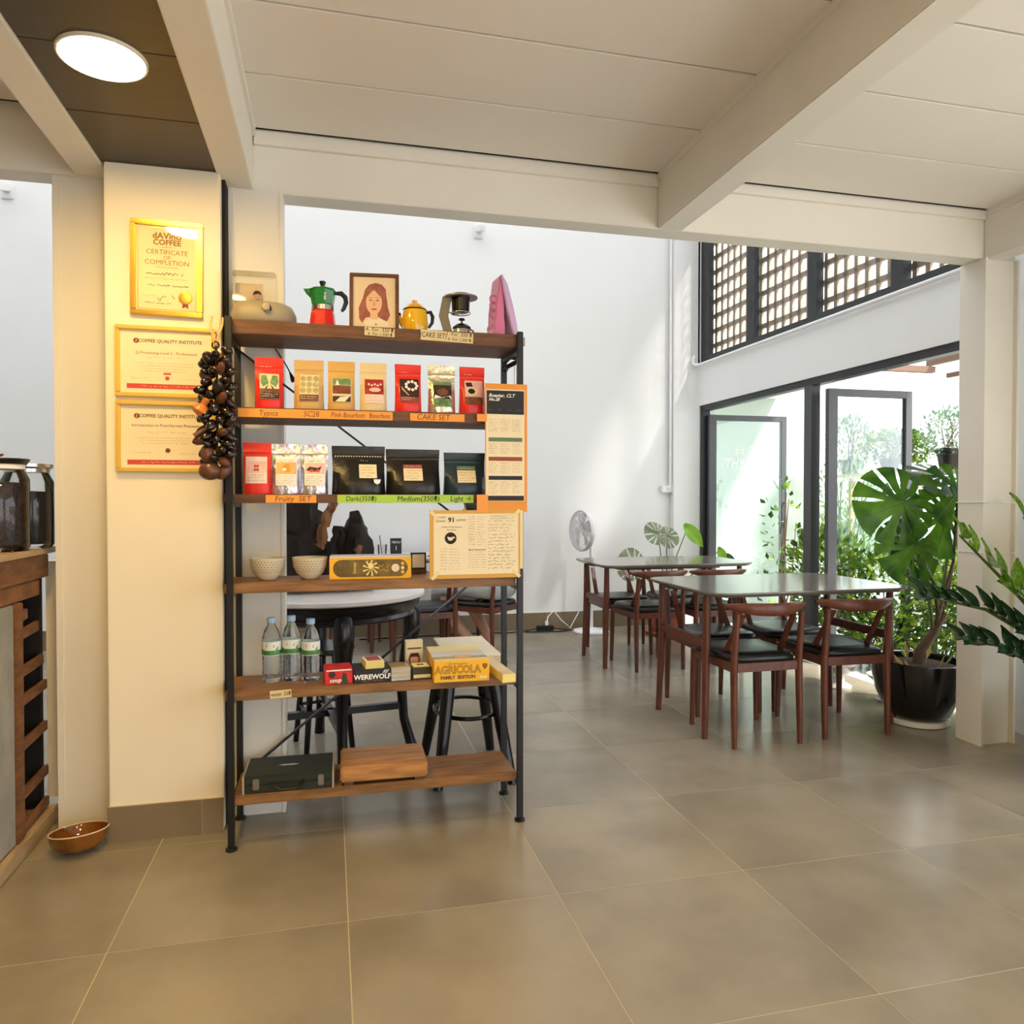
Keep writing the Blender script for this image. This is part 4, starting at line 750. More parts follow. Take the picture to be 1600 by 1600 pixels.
mb = MB(); scribble(mb, 0.026, 0.070, 0.046, 0.01, -0.0492, 501, 0.0006); scribble(mb, 0.030, 0.066, 0.032, 0.01, -0.0492, 502, 0.0006); mb.build('small_print', 'box_yellow', t, fixn=False)
text(t, 'honey', 0.016, -0.055, 0.038, -0.0492, 'box_yellow_pale', shear=0.2, rot=(PI / 2, -PI / 2, 0), loc=(-0.055, -0.0492, 0.038)); flat(t, disc(0.085, 0.038, 0.014), -0.0492, 'paper_pink'); flat(t, disc(0.110, 0.038, 0.006), -0.0492, 'paper_cream'); flat(t, disc(0.110, 0.053, 0.006), -0.0492, 'box_yellow'); flat(t, disc(0.110, 0.023, 0.006), -0.0492, 'box_yellow')
t = thing('small_frame', 'small white card in a dark stand between the yellow box and score sheet', 'card holder', (0.322, 2.800, z4))
MB().box(-0.030, 0.030, -0.010, 0.012, 0, 0.016).build('base', 'shelf_wood_dark', t, bevel=0.002); MB().box(-0.029, 0.029, -0.003, 0.003, 0.016, 0.078).build('frame', 'ink_black', t); flat(t, rect(-0.023, 0.023, 0.022, 0.072), -0.0036, 'paper_white')
# ---------------------------------------------------------------- fifth shelf
z5 = S[4] + 0.0005
def bottle(x, y, label, h=0.222):
    t = thing('water_bottle', label, 'bottle', (x, y, z5), group='clear water bottles on the fifth shelf'); k = h / 0.222
    prof = [(0.026, 0), (0.031, 0.006)]
    for i in range(5): prof += [(0.0315, 0.016 + 0.016 * i), (0.0298, 0.024 + 0.016 * i)]
    prof += [(0.0315, 0.098), (0.0315, 0.140), (0.030, 0.155), (0.024, 0.178), (0.0135, 0.196), (0.0125, 0.206)]
    MB().lathe([(r, z * k) for r, z in prof], 24).build('body', 'water_pet', t, smooth=True, angle=180)
    lb = MB(); lb.loft([[Vector((0.0322 * math.cos(a), 0.0322 * math.sin(a), z * k)) for a in [2 * PI * i / 28 for i in range(28)]] for z in (0.094, 0.142)], False, False); lo = lb.build('label', 'label_film', t, smooth=True)
    gb = MB(); gb.loft([[Vector((0.0326 * math.cos(a), 0.0326 * math.sin(a), (z + zz * 0.010 * max(0, math.sin(a * 1.0 - 0.9))) * k)) for a in [2 * PI * i / 28 for i in range(28)]] for z, zz in ((0.096, 0), (0.112, 1))], False, False); gb.build('label_band', 'label_green', lo, smooth=True)
    lf = MB()
    lf.face([(0.0335 * math.sin(a), -0.0335 * math.cos(a), z * k) for a, z in ((0.35, 0.100), (0.75, 0.112), (0.80, 0.126), (0.55, 0.118))]); lf.build('label_leaf', 'art_green', lo, fixn=False)
    rd = MB(); rd.face([(0.0330 * math.sin(a), -0.0330 * math.cos(a), z * k) for a, z in ((-0.5, 0.124), (0.3, 0.122), (0.35, 0.131), (-0.45, 0.133))]); rd.build('label_logo', 'ink_red', lo, fixn=False)
    MB().lathe([(0.0145, 0.203 * k), (0.015, 0.206 * k), (0.015, 0.220 * k), (0.0135, h), (0, h)], 24).build('cap', 'cap_blue', t, smooth=True)
    for i in range(12): pass
bottle(-0.198, 2.722, 'leftmost of the three clear water bottles with pale blue caps'); bottle(-0.132, 2.730, 'tallest, middle one of the three clear water bottles', 0.226); bottle(-0.066, 2.712, 'clear water bottle nearest the red game box', 0.215)
def gbox(name, label, x, y, w, d, h, m, rz=0.0, z=z5, cat='game box', tilt=0.0):
    t = thing(name, label, cat, (x, y, z), rz); MB().box(-w / 2, w / 2, -d / 2, d / 2, 0, h).build('body', m, t, bevel=0.0015); return t
t = gbox('game_box', 'small glossy red card game box beside the water bottles', 0.026, 2.670, 0.092, 0.10, 0.052, 'box_red', R(4)); text(t, 'coup', 0.020, -0.012, 0.014, -0.0515, 'ink_white', shear=0.25, bold=0.0004); flat(t, [(0.006, 0.002), (0.03, 0.002), (0.024, 0.036), (0.012, 0.040)], -0.0508, 'box_green'); flat(t, rect(-0.042, 0.042, 0.046, 0.050), -0.0508, 'ink_white')
flat(t, disc(-0.024, 0.034, 0.012), -0.0508, 'art_dark')
t = gbox('game_box', 'black party game box with white capital lettering', 0.140, 2.675, 0.128, 0.118, 0.046, 'box_black', R(2)); text(t, 'WEREWOLF', 0.023, 0, 0.020, -0.0597, 'ink_white', bold=0.0007); text(t, 'DELUXE  EDITION', 0.0085, 0, 0.007, -0.0597, 'ink_grey')
for k in range(3): flat(t, [(0.034 + 0.006 * k, 0.031), (0.036 + 0.006 * k, 0.031), (0.045 + 0.006 * k, 0.043), (0.042 + 0.006 * k, 0.043)], -0.0597, 'ink_white')
t = thing('card_deck', 'stack of yellow cards with a red face lying on the black game box', 'card deck', (0.146, 2.670, z5 + 0.0465), R(8))
for k in range(7): MB().box(-0.032, 0.032, -0.042, 0.044, 0.0036 * k, 0.0036 * k + 0.003, Matrix.Rotation(R((k % 3 - 1) * 1.5), 4, 'Z')).build('card', 'box_yellow_pale', t)
MB().box(-0.030, 0.030, -0.040, 0.042, 0.0254, 0.0262).build('top_card', 'paper_white', t); MB().box(-0.024, 0.024, -0.034, 0.036, 0.0262, 0.0268).build('card_face', 'ink_rust', t)
t = thing('card_deck', 'stack of whitish cards in a clear case at the shelf front', 'card deck', (0.236, 2.662, z5), R(5))
for k in range(6): MB().box(-0.033, 0.033, -0.045, 0.045, 0.002 + 0.0075 * k, 0.002 + 0.0075 * k + 0.0066).build('card', 'box_cream' if k % 2 else 'paper_white', t)
MB().box(-0.036, 0.036, -0.048, 0.048, 0, 0.052).build('case', 'clear_glass', t)
t = gbox('card_box', 'small upright cream card box printed with a red character', 0.300, 2.765, 0.064, 0.024, 0.115, 'box_cream', R(6), cat='card box'); flat(t, disc(0, 0.044, 0.022, 0.024), -0.0126, 'ink_rust'); flat(t, disc(0, 0.042, 0.015, 0.017), -0.013, 'skin_print'); flat(t, [(-0.02, 0.054), (0.02, 0.054), (0.014, 0.068), (-0.014, 0.068)], -0.0134, 'art_dark'); flat(t, rect(-0.026, 0.026, 0.082, 0.088), -0.0126, 'ink_brown'); flat(t, rect(-0.028, 0.028, 0.006, 0.016), -0.0126, 'art_brown')
t = gbox('card_box', 'small dark green card box with a yellow panel on its lid', 0.312, 2.665, 0.068, 0.085, 0.042, 'box_green', R(3), cat='card box'); MB().box(-0.028, 0.028, -0.034, 0.034, 0.0422, 0.0432).build('panel', 'box_yellow_pale', t); flat(t, rect(-0.030, 0.030, 0.006, 0.018), -0.0434, 'box_cream'); MB().box(-0.012, 0.012, -0.008, 0.010, 0.0434, 0.0438).build('emblem', 'ink_brown', t)
t = gbox('board_game', 'large yellow-orange board game box with bold outlined lettering', 0.447, 2.690, 0.194, 0.265, 0.074, 'box_yellow', R(-1), cat='game box')
text(t, 'AGRICOLA', 0.038, -0.014, 0.042, -0.134, 'ink_brown', bold=0.0012, sx=0.85); text(t, 'AGRICOLA', 0.038, -0.014, 0.042, -0.1345, 'box_yellow', bold=-0.0006, sx=0.85); text(t, 'FAMILY  EDITION', 0.0165, -0.014, 0.016, -0.134, 'ink_brown', bold=0.0006, sx=0.95); text(t, '— the farming game —', 0.009, -0.016, 0.064, -0.134, 'ink_brown')
flat(t, [(0.073, 0.060), (0.073, 0.050), (0.081, 0.040), (0.089, 0.050), (0.089, 0.060)], -0.134, 'ink_brown'); text(t, 'C', 0.012, 0.081, 0.052, -0.1345, 'box_yellow'); flat(t, rect(0.062, 0.088, 0.008, 0.018), -0.134, 'box_yellow_pale')
tp = MB().box(-0.095, 0.095, -0.130, 0.130, 0.0742, 0.0750).build('lid_print', 'box_yellow_pale', t); MB().box(-0.095, 0.095, -0.11, 0.02, 0.0752, 0.0756).build('landscape', 'fan_grey', tp); MB().box(-0.095, 0.095, -0.10, -0.07, 0.0758, 0.0762).build('landscape', 'art_olive', tp); MB().box(-0.02, 0.04, -0.09, -0.05, 0.0764, 0.0768).build('landscape', 'art_orange', tp)
t = gbox('wooden_box', 'long narrow pale wooden box jutting over the shelf edge', 0.590, 2.655, 0.048, 0.30, 0.028, 'box_yellow_pale', R(4), cat='box'); MB().box(-0.022, 0.022, -0.148, 0.148, 0.0282, 0.0300).build('sliding_lid', 'beige_board', t)
# ---------------------------------------------------------------- bottom shelf
z6 = S[5] + 0.0005
t = thing('carry_case', 'small dark green briefcase with metal latches on the bottom shelf', 'briefcase', (-0.135, 2.702, z6), R(-1))
MB().box(-0.145, 0.145, -0.098, 0.092, 0, 0.030).build('base', 'case_green', t, bevel=0.004); ld = MB().box(-0.145, 0.145, -0.098, 0.092, 0.0305, 0.058).build('lid', 'case_green', t, bevel=0.004)
for x in (-0.145, 0.145): MB().box(x - 0.003, x + 0.003, -0.099, 0.093, 0.0, 0.0585).build('edge_trim', 'case_trim', t)
MB().prism([(-0.034, 0), (-0.018, 0.006), (0.018, 0.006), (0.034, 0), (0.018, -0.006), (-0.018, -0.006)], 0, 0.001, Matrix.Translation((-0.005, -0.005, 0.0584)) @ Matrix.Rotation(R(-90), 4, 'X')).build('badge', 'fan_grey', ld)
for x in (-0.105, 0.105): MB().box(x - 0.011, x + 0.011, -0.103, -0.098, 0.012, 0.050).build('latch', 'steel_dull', t, bevel=0.003)
k = MB(); k.tube([(-0.048, -0.100, 0.034), (-0.044, -0.118, 0.024), (-0.02, -0.124, 0.016), (0.02, -0.124, 0.016), (0.044, -0.118, 0.024), (0.048, -0.100, 0.034)], 0.0045, 8); k.build('handle', 'plastic_black', t, smooth=True)
t = thing('wooden_tray', 'thick honey brown wooden serving board on low feet, bottom shelf', 'serving board', (0.182, 2.690, z6), R(-1))
MB().box(-0.148, 0.148, -0.105, 0.10, 0.016, 0.070).build('board', 'tray_wood', t, bevel=0.006)
for x in (-0.12, 0.12): MB().box(x - 0.015, x + 0.015, -0.085, 0.085, 0, 0.016).build('foot', 'shelf_wood_dark', t)

# ---------------------------------------------------------------- certificates
def cert(label, x, z0, w, h, m, fw, tilt=0.0):
    t = thing('framed_certificate', label, 'certificate', (x, 2.7545, z0), group='certificates on the pier', rot=(0, tilt, 0))
    for x0, x1, a, b_ in ((-w / 2, w / 2, 0, fw), (-w / 2, w / 2, h - fw, h), (-w / 2, -w / 2 + fw, fw, h - fw), (w / 2 - fw, w / 2, fw, h - fw)): MB().box(x0, x1, -0.016, 0, a, b_).build('frame_bar', m, t, bevel=0.003)
    MB().box(-w / 2 + fw, w / 2 - fw, -0.005, 0, fw, h - fw).build('sheet', 'paper_cream', t)
    return t
t = cert('gold-framed upright certificate of completion with a rosette, topmost of three', -0.532, 1.772, 0.226, 0.320, 'gold', 0.017, R(0.6)); y = -0.0056
for x0, x1, a, b_ in ((-0.090, 0.090, 0.022, 0.024), (-0.090, 0.090, 0.296, 0.298), (-0.091, -0.089, 0.022, 0.298), (0.089, 0.091, 0.022, 0.298)): flat(t, rect(x0, x1, a, b_), y, 'gold')
text(t, 'dAVinci', 0.029, 0.0, 0.2695, y, 'ink_gold', bold=0.0008); text(t, 'COFFEE', 0.0255, 0.0, 0.2475, y, 'ink_gold', bold=0.0008, sx=1.0); text(t, 'system', 0.010, 0.026, 0.2865, y, 'ink_gold'); text(t, '— academy —', 0.009, 0, 0.233, y, 'ink_gold')
text(t, 'CERTIFICATE', 0.0225, 0, 0.215, y, 'ink_gold'); text(t, 'OF', 0.018, 0, 0.197, y, 'ink_gold'); text(t, 'COMPLETION', 0.0225, 0, 0.180, y, 'ink_gold'); text(t, 'This is to certify that', 0.008, 0, 0.165, y, 'ink_grey')
mb = MB(); scribble(mb, -0.065, 0.055, 0.143, 0.010, y, 600, 0.0009); scribble(mb, -0.06, 0.07, 0.104, 0.007, y, 601, 0.0008); scribble(mb, -0.03, 0.03, 0.062, 0.016, y, 603, 0.0008); scribble(mb, -0.07, 0.02, 0.044, 0.005, y, 604, 0.0006); mb.build('handwriting', 'ink_black', t, fixn=False)
mb = MB(); scribble(mb, -0.070, 0.075, 0.126, 0.003, y, 605, 0.0004); scribble(mb, -0.075, -0.035, 0.068, 0.004, y, 606, 0.0004); mb.build('small_print', 'ink_grey', t, fixn=False)
flat(t, [(0.048, 0.030), (0.058, 0.036), (0.068, 0.030), (0.066, 0.050), (0.050, 0.050)], y - 0.0002, 'ink_rust'); ro = MB(); ro.lathe([(0.022, 0), (0.020, 0.002), (0.014, 0.0025), (0.013, 0.0015), (0, 0.002)], 24, (0, 0, 0), Matrix.Translation((0.058, y, 0.066)) @ Matrix.Rotation(R(90), 4, 'X')); ro.build('rosette', 'gold', t, smooth=True)
flat(t, rect(-0.095, 0.095, 0.017, 0.303), -0.0085, 'clear_glass', 'glass')
for lab, z0, lines_ in (('gold-framed landscape certificate with red band, middle of three', 1.497, 1), ('gold-framed landscape certificate with red band, lowest of three', 1.245, 2)):
    t = cert(lab, -0.534, z0, 0.316, 0.240, 'gold_paint', 0.015)
    text(t, 'COFFEE QUALITY INSTITUTE', 0.0155, 0.012, 0.190, y, 'ink_brown', bold=0.0003); flat(t, disc(-0.094, 0.190, 0.009), y, 'ink_rust'); flat(t, [(-0.096, 0.184), (-0.0945, 0.184), (-0.092, 0.196), (-0.0935, 0.196)], y - 0.0003, 'paper_cream')
    if lines_ == 1: text(t, 'Q Processing Level 2 - Professional', 0.0135, 0, 0.150, y, 'ink_rust'); flat(t, rect(-0.124, 0.130, 0.030, 0.046), y, 'ink_red'); flat(t, rect(-0.010, 0.014, 0.078, 0.084), y, 'ink_red'); flat(t, disc(0.002, 0.066, 0.007), y, 'ink_red'); n = 4
    else: text(t, 'Introduction to Post-Harvest Processing', 0.0135, 0, 0.158, y, 'ink_brown'); flat(t, rect(-0.124, 0.130, 0.026, 0.042), y, 'ink_red'); flat(t, disc(0.002, 0.074, 0.008), y, 'ink_brown'); n = 3
    mb = MB()
    for k in range(n): scribble(mb, -0.10 + 0.01 * k, 0.095 - 0.012 * k, 0.116 - 0.009 * k, 0.003, y, 620 + k + 10 * lines_, 0.0003)
    scribble(mb, -0.06, 0.06, 0.135, 0.006, y, 640 + lines_, 0.0003); scribble(mb, -0.11, -0.05, 0.066, 0.003, y, 650 + lines_, 0.0003); scribble(mb, 0.04, 0.10, 0.064, 0.003, y, 660 + lines_, 0.0003); mb.build('small_print', 'ink_grey', t, fixn=False)
    mb = MB(); scribble(mb, -0.08, 0.09, 0.038 if lines_ == 1 else 0.034, 0.005, y - 0.0004, 670 + lines_, 0.0004); mb.build('small_print', 'paper_pink', t, fixn=False)
    

# ---------------------------------------------------------------- counter at the left, jars, bowl
XC = -0.965
t = thing('counter_worktop', 'thick light-edged wooden worktop of the counter at the left', 'worktop', (XC, 0, 0.965))
MB().box(-0.62, 0.012, 0.6, 3.0, 0, 0.021).build('slab', 'pale_wood', t, bevel=0.002)
t = thing('service_counter', 'rustic wooden counter base with grey panel and open slatted crate', 'counter', (XC, 0, 0))
MB().box(-0.62, -0.10, 0.6, 2.98, 0.03, 0.80).build('carcass', 'crate_dark', t)
MB().box(-0.06, 0.0, 0.6, 2.955, 0.882, 0.964).build('apron_board', 'old_wood', t, bevel=0.003); MB().box(-0.06, -0.004, 0.6, 2.88, 0.825, 0.880).build('apron_board', 'old_wood', t, bevel=0.003)
MB().box(-0.10, -0.002, 0.6, 2.655, 0.060, 0.822).build('concrete_panel', 'concrete', t, bevel=0.004); MB().box(-0.06, 0.004, 2.660, 2.715, 0.060, 0.822).build('stile', 'old_wood', t, bevel=0.003); MB().box(-0.10, -0.03, 2.955, 2.98, 0.06, 0.96).build('back_stile', 'crate_dark', t)
for zz, y1 in ((0.770, 2.80), (0.713, 2.90), (0.590, 2.94), (0.495, 2.97), (0.348, 2.97), (0.188, 2.975), (0.075, 2.98)): MB().bar((-0.012, 2.715, zz), (-0.020, y1, zz + 0.004), 0.014, 0.034).build('slat', 'old_wood', t, bevel=0.002)
MB().box(-0.10, 0.012, 0.6, 3.0, 0.0, 0.056).build('plinth', 'pale_wood', t, bevel=0.004)
def jar(x, y, r, h, label, lidm, fill, fm):
    t = thing('storage_jar', label, 'jar', (x, y, 0.9865), group='glass jars on the counter')
    MB().lathe([(r * 0.9, 0), (r, 0.012), (r, h * 0.78), (r * 0.82, h * 0.88), (r * 0.82, h * 0.93)], 36).build('glass', 'clear_glass', t, smooth=True)
    MB().lathe([(r * 0.86, 0.014), (r * 0.965, 0.022), (r * 0.965, h * fill), (0, h * fill + 0.004)], 30).build('contents', fm, t, smooth=True)
    MB().lathe([(r * 0.84, h * 0.885), (r * 0.86, h * 0.89), (r * 0.86, h * 0.935), (r * 0.84, h * 0.94)], 36).build('collar', 'paper_white' if lidm == 'jar_lid_black' else 'steel', t, smooth=True)
    if lidm == 'jar_lid_black':
        l = MB().lathe([(r * 0.9, h * 0.94), (r * 1.02, h * 0.99), (r * 1.0, h), (0, h * 1.005)], 36).build('lid', lidm, t, smooth=True); k = MB(); k.tube([(-0.012, 0, h), (0.0, 0, h + 0.008), (0.014, 0, h + 0.014)], 0.004, 8); k.build('lid_handle', 'old_wood', l, smooth=True)
    else: MB().lathe([(r * 0.9, h * 0.93), (r * 0.98, h * 0.95), (r * 0.98, h * 0.985), (r * 0.6, h), (0, h)], 36).build('lid', lidm, t, smooth=True)
jar(-1.035, 2.735, 0.086, 0.298, 'glass jar full of coffee beans with a black lid at the left edge', 'jar_lid_black', 0.74, 'coffee_beans')
jar(-1.012, 2.905, 0.080, 0.292, 'steel-lidded glass jar of dark beans behind the black-lidded jar', 'steel', 0.66, 'crate_dark')
t = thing('glazed_bowl', 'shiny brown glazed bowl on the floor by the counter', 'bowl', (-0.800, 2.700, 0.0), rot=(R(-7), R(-3), 0)); t.location.z = 0.006
MB().lathe([(0.035, 0), (0.060, 0.008), (0.082, 0.030), (0.088, 0.062), (0.084, 0.063), (0.076, 0.034), (0.050, 0.016), (0, 0.012)], 36).build('body', 'brown_glaze', t, smooth=True, angle=70); k = MB(); k.tube([(0.087 * math.cos(a), 0.087 * math.sin(a), 0.063) for a in [2 * PI * i / 36 for i in range(37)]], 0.002, 6, False); k.build('rim', 'paper_tan', t, smooth=True)

# ---------------------------------------------------------------- dining tables and chairs
def dining_table(x0, x1, y0, y1, h, label, leg_dx=0.06, topm='table_top'):
    cx, cy = (x0 + x1) / 2, (y0 + y1) / 2; t = thing('dining_table', label, 'table', (cx, cy, 0), group='dark dining tables'); w_, d_ = (x1 - x0) / 2, (y1 - y0) / 2
    r = 0.10; pts = []
    for sx, sy, a0 in ((1, 1, 0), (-1, 1, 90), (-1, -1, 180), (1, -1, 270)):
        for i in range(7): a = R(a0 + 15 * i); pts.append((sx * (w_ - r) + r * math.cos(a), sy * (d_ - r) + r * math.sin(a)))
    rings = [[Vector((px * (1 - 0.012 * q), py * (1 - 0.012 * q), z)) for px, py in pts] for q, z in ((3, h - 0.022), (0, h - 0.008), (0, h))]
    MB().loft(rings).build('tabletop', topm, t, smooth=True, angle=25)
    MB().box(-w_ + 0.18, w_ - 0.18, -d_ + 0.20, d_ - 0.20, h - 0.05, h - 0.022).build('under_frame', 'chair_wood', t)
    for sx in (-1, 1):
        for sy in (-1, 1):
            k = MB(); k.tube([(sx * (w_ - leg_dx), sy * (d_ - 0.14), h - 0.022), (sx * (w_ - leg_dx), sy * (d_ - 0.145), 0.45), (sx * (w_ - leg_dx + 0.015), sy * (d_ - 0.13), 0.0)], [0.017, 0.021, 0.015], 12); k.build('leg', 'chair_wood', t, smooth=True)
        MB().bar((sx * (w_ - leg_dx), -d_ + 0.145, 0.455), (sx * (w_ - leg_dx), d_ - 0.145, 0.455), 0.022, 0.045).build('end_rail', 'chair_wood', t, bevel=0.004)
    return t
def make_chair(label, group):
    t = thing('dining_chair', label, 'chair', group=group); hw = 0.172
    for s in (-1, 1):
        k = MB(); k.tube([(s * hw, -0.200, 0), (s * hw, -0.195, 0.20), (s * (hw - 0.002), -0.190, 0.39), (s * (hw - 0.004), -0.215, 0.63)], [0.012, 0.016, 0.018, 0.013], 10); k.build('back_leg', 'chair_wood', t, smooth=True)
        k = MB(); k.tube([(s * (hw + 0.012), 0.195, 0), (s * (hw + 0.008), 0.190, 0.22), (s * (hw + 0.006), 0.185, 0.395)], [0.012, 0.016, 0.017], 10); k.build('front_leg', 'chair_wood', t, smooth=True)
        MB().bar((s * hw, -0.19, 0.372), (s * (hw + 0.006), 0.19, 0.372), 0.018, 0.042).build('seat_rail', 'chair_wood', t, bevel=0.003)
        MB().bar((s * (hw - 0.022), -0.05, 0.39), (s * (hw - 0.040), -0.205, 0.620), 0.014, 0.030, (1, 0, 0)).build('strut', 'chair_wood', t, bevel=0.003)
    for y in (-0.19, 0.188): MB().bar((-hw, y, 0.372), (hw, y, 0.372), 0.018, 0.042).build('seat_rail', 'chair_wood', t, bevel=0.003)
    rings = []
    for z, q in ((0.392, 0.97), (0.400, 1.0), (0.416, 1.0), (0.428, 0.93), (0.432, 0.6)):
        pts = []
        for i in range(40):
            a = 2 * PI * i / 40; c, s_ = math.cos(a), math.sin(a); e = 0.35; x = math.copysign(abs(c) ** e, c) * 0.190 * q; yy = math.copysign(abs(s_) ** e, s_) * 0.198 * q
            pts.append(Vector((x * (0.92 if yy < 0 else 1.0), yy + 0.004, z)))
        rings.append(pts)
    MB().loft(rings).build('seat', 'leather', t, smooth=True, angle=60)
    rings = []
    for i in range(17):
        u = -1 + 2 * i / 16; x = u * 0.212; y = -0.262 + 0.085 * abs(u) ** 2.2; hh = 0.030 * (1 - 0.72 * abs(u) ** 3); zz = 0.648 + 0.012 * u * u; th = 0.012 * (1 - 0.25 * abs(u))
        rings.append([Vector((x, y + th * math.cos(a), zz + hh * math.sin(a))) for a in [2 * PI * j / 12 for j in range(12)]])
    MB().loft(rings).build('backrest', 'chair_wood', t, smooth=True)
    return t
dining_table(1.725, 2.845, 3.14, 3.92, 0.715, 'dark-topped dining table in front, nearest the monstera', 0.042); dining_table(1.775, 2.90, 4.66, 5.36, 0.712, 'dark-topped dining table farther back, near the white fan')
GC = 'brown wooden dining chairs'
ch0 = make_chair('brown chair with black seat, back to the viewer, left one at the front table', GC); ch0.location = (1.985, 3.300, 0)
def chair(x, y, rz, label): c = copy_tree(ch0); c.location = (x, y, 0); c.rotation_euler = (0, 0, rz); c['label'] = label; return c
chair(2.490, 3.320, R(-2), 'brown chair with black seat, back to the viewer, beside the black planter')
chair(2.075, 3.800, PI, 'brown chair on the far left side of the front table, facing the viewer'); chair(2.520, 3.810, PI + R(3), 'brown chair on the far right side of the front table, facing the viewer')
chair(2.150, 4.840, R(2), 'brown chair, back to the viewer, left one at the farther table'); chair(2.590, 4.830, 0, 'brown chair, back to the viewer, right one at the farther table')
chair(2.130, 5.330, PI, 'brown chair on the far left side of the farther table, nearest the fan'); chair(2.600, 5.340, PI, 'brown chair on the far right side of the farther table by the leafy pot')
# table group behind the rack with a seated person
t3 = dining_table(0.26, 0.94, 5.56, 6.24, 0.712, 'white-topped table against the far wall behind the rack', topm='stone_top')
chair(0.640, 5.180, R(4), 'brown chair at the white-topped table, seen under the fourth rack shelf')
chair(0.230, 5.900, R(-80), 'brown chair at the left end of the white-topped table')
chair(1.095, 5.350, R(42), 'brown chair behind the rack with a person sitting on it')
t = thing('tent_card', 'small black upright sign standing on the white-topped table', 'sign', (0.482, 5.640, 0.7125)); MB().box(-0.042, 0.042, -0.004, 0.004, 0, 0.150, Matrix.Rotation(R(-6), 4, 'X')).build('board', 'box_black', t); text(t, 'MENU', 0.024, 0, 0.120, -0.018, 'ink_white'); text(t, '1', 0.045, 0, 0.075, -0.014, 'ink_white'); MB().box(-0.03, 0.03, -0.02, 0.03, 0, 0.006).build('foot', 'box_black', t)
t = thing('drinking_glass', 'clear glass cup standing beside the small black sign', 'glass', (0.385, 5.700, 0.7125)); MB().lathe([(0.030, 0), (0.036, 0.10), (0.034, 0.10), (0.028, 0.006), (0, 0.006)], 20).build('cup', 'clear_glass', t, smooth=True); k = MB(); k.tube([(0, 0, 0.01), (-0.02, 0, 0.17)], 0.003, 6); k.build('straw', 'plastic_black', t)

# ---------------------------------------------------------------- round table, driftwood, stools behind the rack
t = thing('round_table', 'round black carved table with a pale stone top behind the rack', 'table', (0.0, 3.440, 0))
RT = 0.42
MB().lathe([(RT - 0.012, 0.722), (RT, 0.728), (RT, 0.742), (RT - 0.008, 0.748), (0, 0.748)], 56).build('tabletop', 'stone_top', t, smooth=True, angle=40)
MB().lathe([(RT - 0.10, 0.640), (RT - 0.055, 0.640), (RT - 0.045, 0.650), (RT - 0.050, 0.665), (RT - 0.025, 0.690), (RT - 0.018, 0.715), (RT - 0.03, 0.7215), (RT - 0.10, 0.7215)], 56).build('apron', 'black_paint', t, smooth=True, angle=60)
for i in range(4):
    a = R(-82 + 90 * i); c, s_ = math.cos(a), math.sin(a); k = MB()
    k.tube([(c * r, s_ * r, z) for r, z in ((0.335, 0.70), (0.372, 0.63), (0.375, 0.55), (0.345, 0.42), (0.325, 0.28), (0.335, 0.14), (0.365, 0.03), (0.375, 0.0))], [0.045, 0.046, 0.040, 0.030, 0.024, 0.021, 0.024, 0.026], 10); k.build('leg', 'black_paint', t, smooth=True)
for a in (8, 98): 
    c, s_ = math.cos(R(a)), math.sin(R(a)); MB().bar((c * -0.33, s_ * -0.33, 0.20), (c * 0.33, s_ * 0.33, 0.20), 0.03, 0.03).build('stretcher', 'black_paint', t)
def rough_tube(pts, rs, seed, n=14, amp=0.22):
    rnd = random.Random(seed); k = MB(); P = []; Q = []
    for i in range(len(pts) - 1):
        for j in range(4):
            u = j / 4; P.append(Vector(pts[i]).lerp(Vector(pts[i + 1]), u) + rv(rnd) * 0.010); Q.append(rs[i] + (rs[i + 1] - rs[i]) * u)
    P.append(Vector(pts[-1])); Q.append(rs[-1]); k.tube(P, Q, n)
    ph = [rnd.uniform(0, 6) for _ in range(n)]
    for i in range(len(P)):
        for j in range(n):
            v = Vector(k.v[i * n + j]); d = v - P[i]; k.v[i * n + j] = tuple(P[i] + d * (1 + amp * math.sin(ph[j] + i * 0.5) + rnd.uniform(-amp, amp) * 0.5))
    return k
t = thing('driftwood', 'gnarled dark driftwood sculpture standing on the round table', 'driftwood', (-0.02, 3.42, 0.768))
rough_tube([(-0.12, 0, 0.0), (-0.13, 0.0, 0.16), (-0.115, 0.0, 0.30), (-0.10, 0.01, 0.42)], [0.12, 0.115, 0.095, 0.06], 1).build('trunk', 'drift_dark', t, smooth=True)
rough_tube([(0.0, -0.02, 0.02), (0.0, -0.02, 0.10), (0.01, -0.01, 0.20)], [0.11, 0.09, 0.05], 2).build('trunk', 'drift_dark', t, smooth=True)
rough_tube([(-0.02, -0.06, 0.18), (-0.01, -0.065, 0.26), (0.015, -0.06, 0.33), (0.045, -0.055, 0.40)], [0.026, 0.022, 0.018, 0.014], 3, 8, 0.3).build('prong', 'drift_brown', t, smooth=True)
rough_tube([(0.13, -0.01, 0.0), (0.14, -0.01, 0.14), (0.135, 0.0, 0.25), (0.125, 0.0, 0.33)], [0.075, 0.062, 0.052, 0.022], 4).build('hump', 'drift_dark', t, smooth=True)
rough_tube([(0.07, -0.01, 0.03), (0.065, -0.01, 0.18), (0.06, 0, 0.265)], [0.06, 0.045, 0.022], 5).build('hump', 'drift_dark', t, smooth=True)
rough_tube([(0.11, -0.07, 0.0), (0.115, -0.068, 0.09), (0.15, -0.06, 0.18)], [0.028, 0.022, 0.014], 6, 8, 0.3).build('root', 'drift_brown', t, smooth=True)
rough_tube([(0.16, 0.0, 0.02), (0.22, 0.0, 0.05), (0.28, 0.02, 0.03)], [0.04, 0.026, 0.014], 7, 8, 0.3).build('root', 'drift_brown', t, smooth=True)
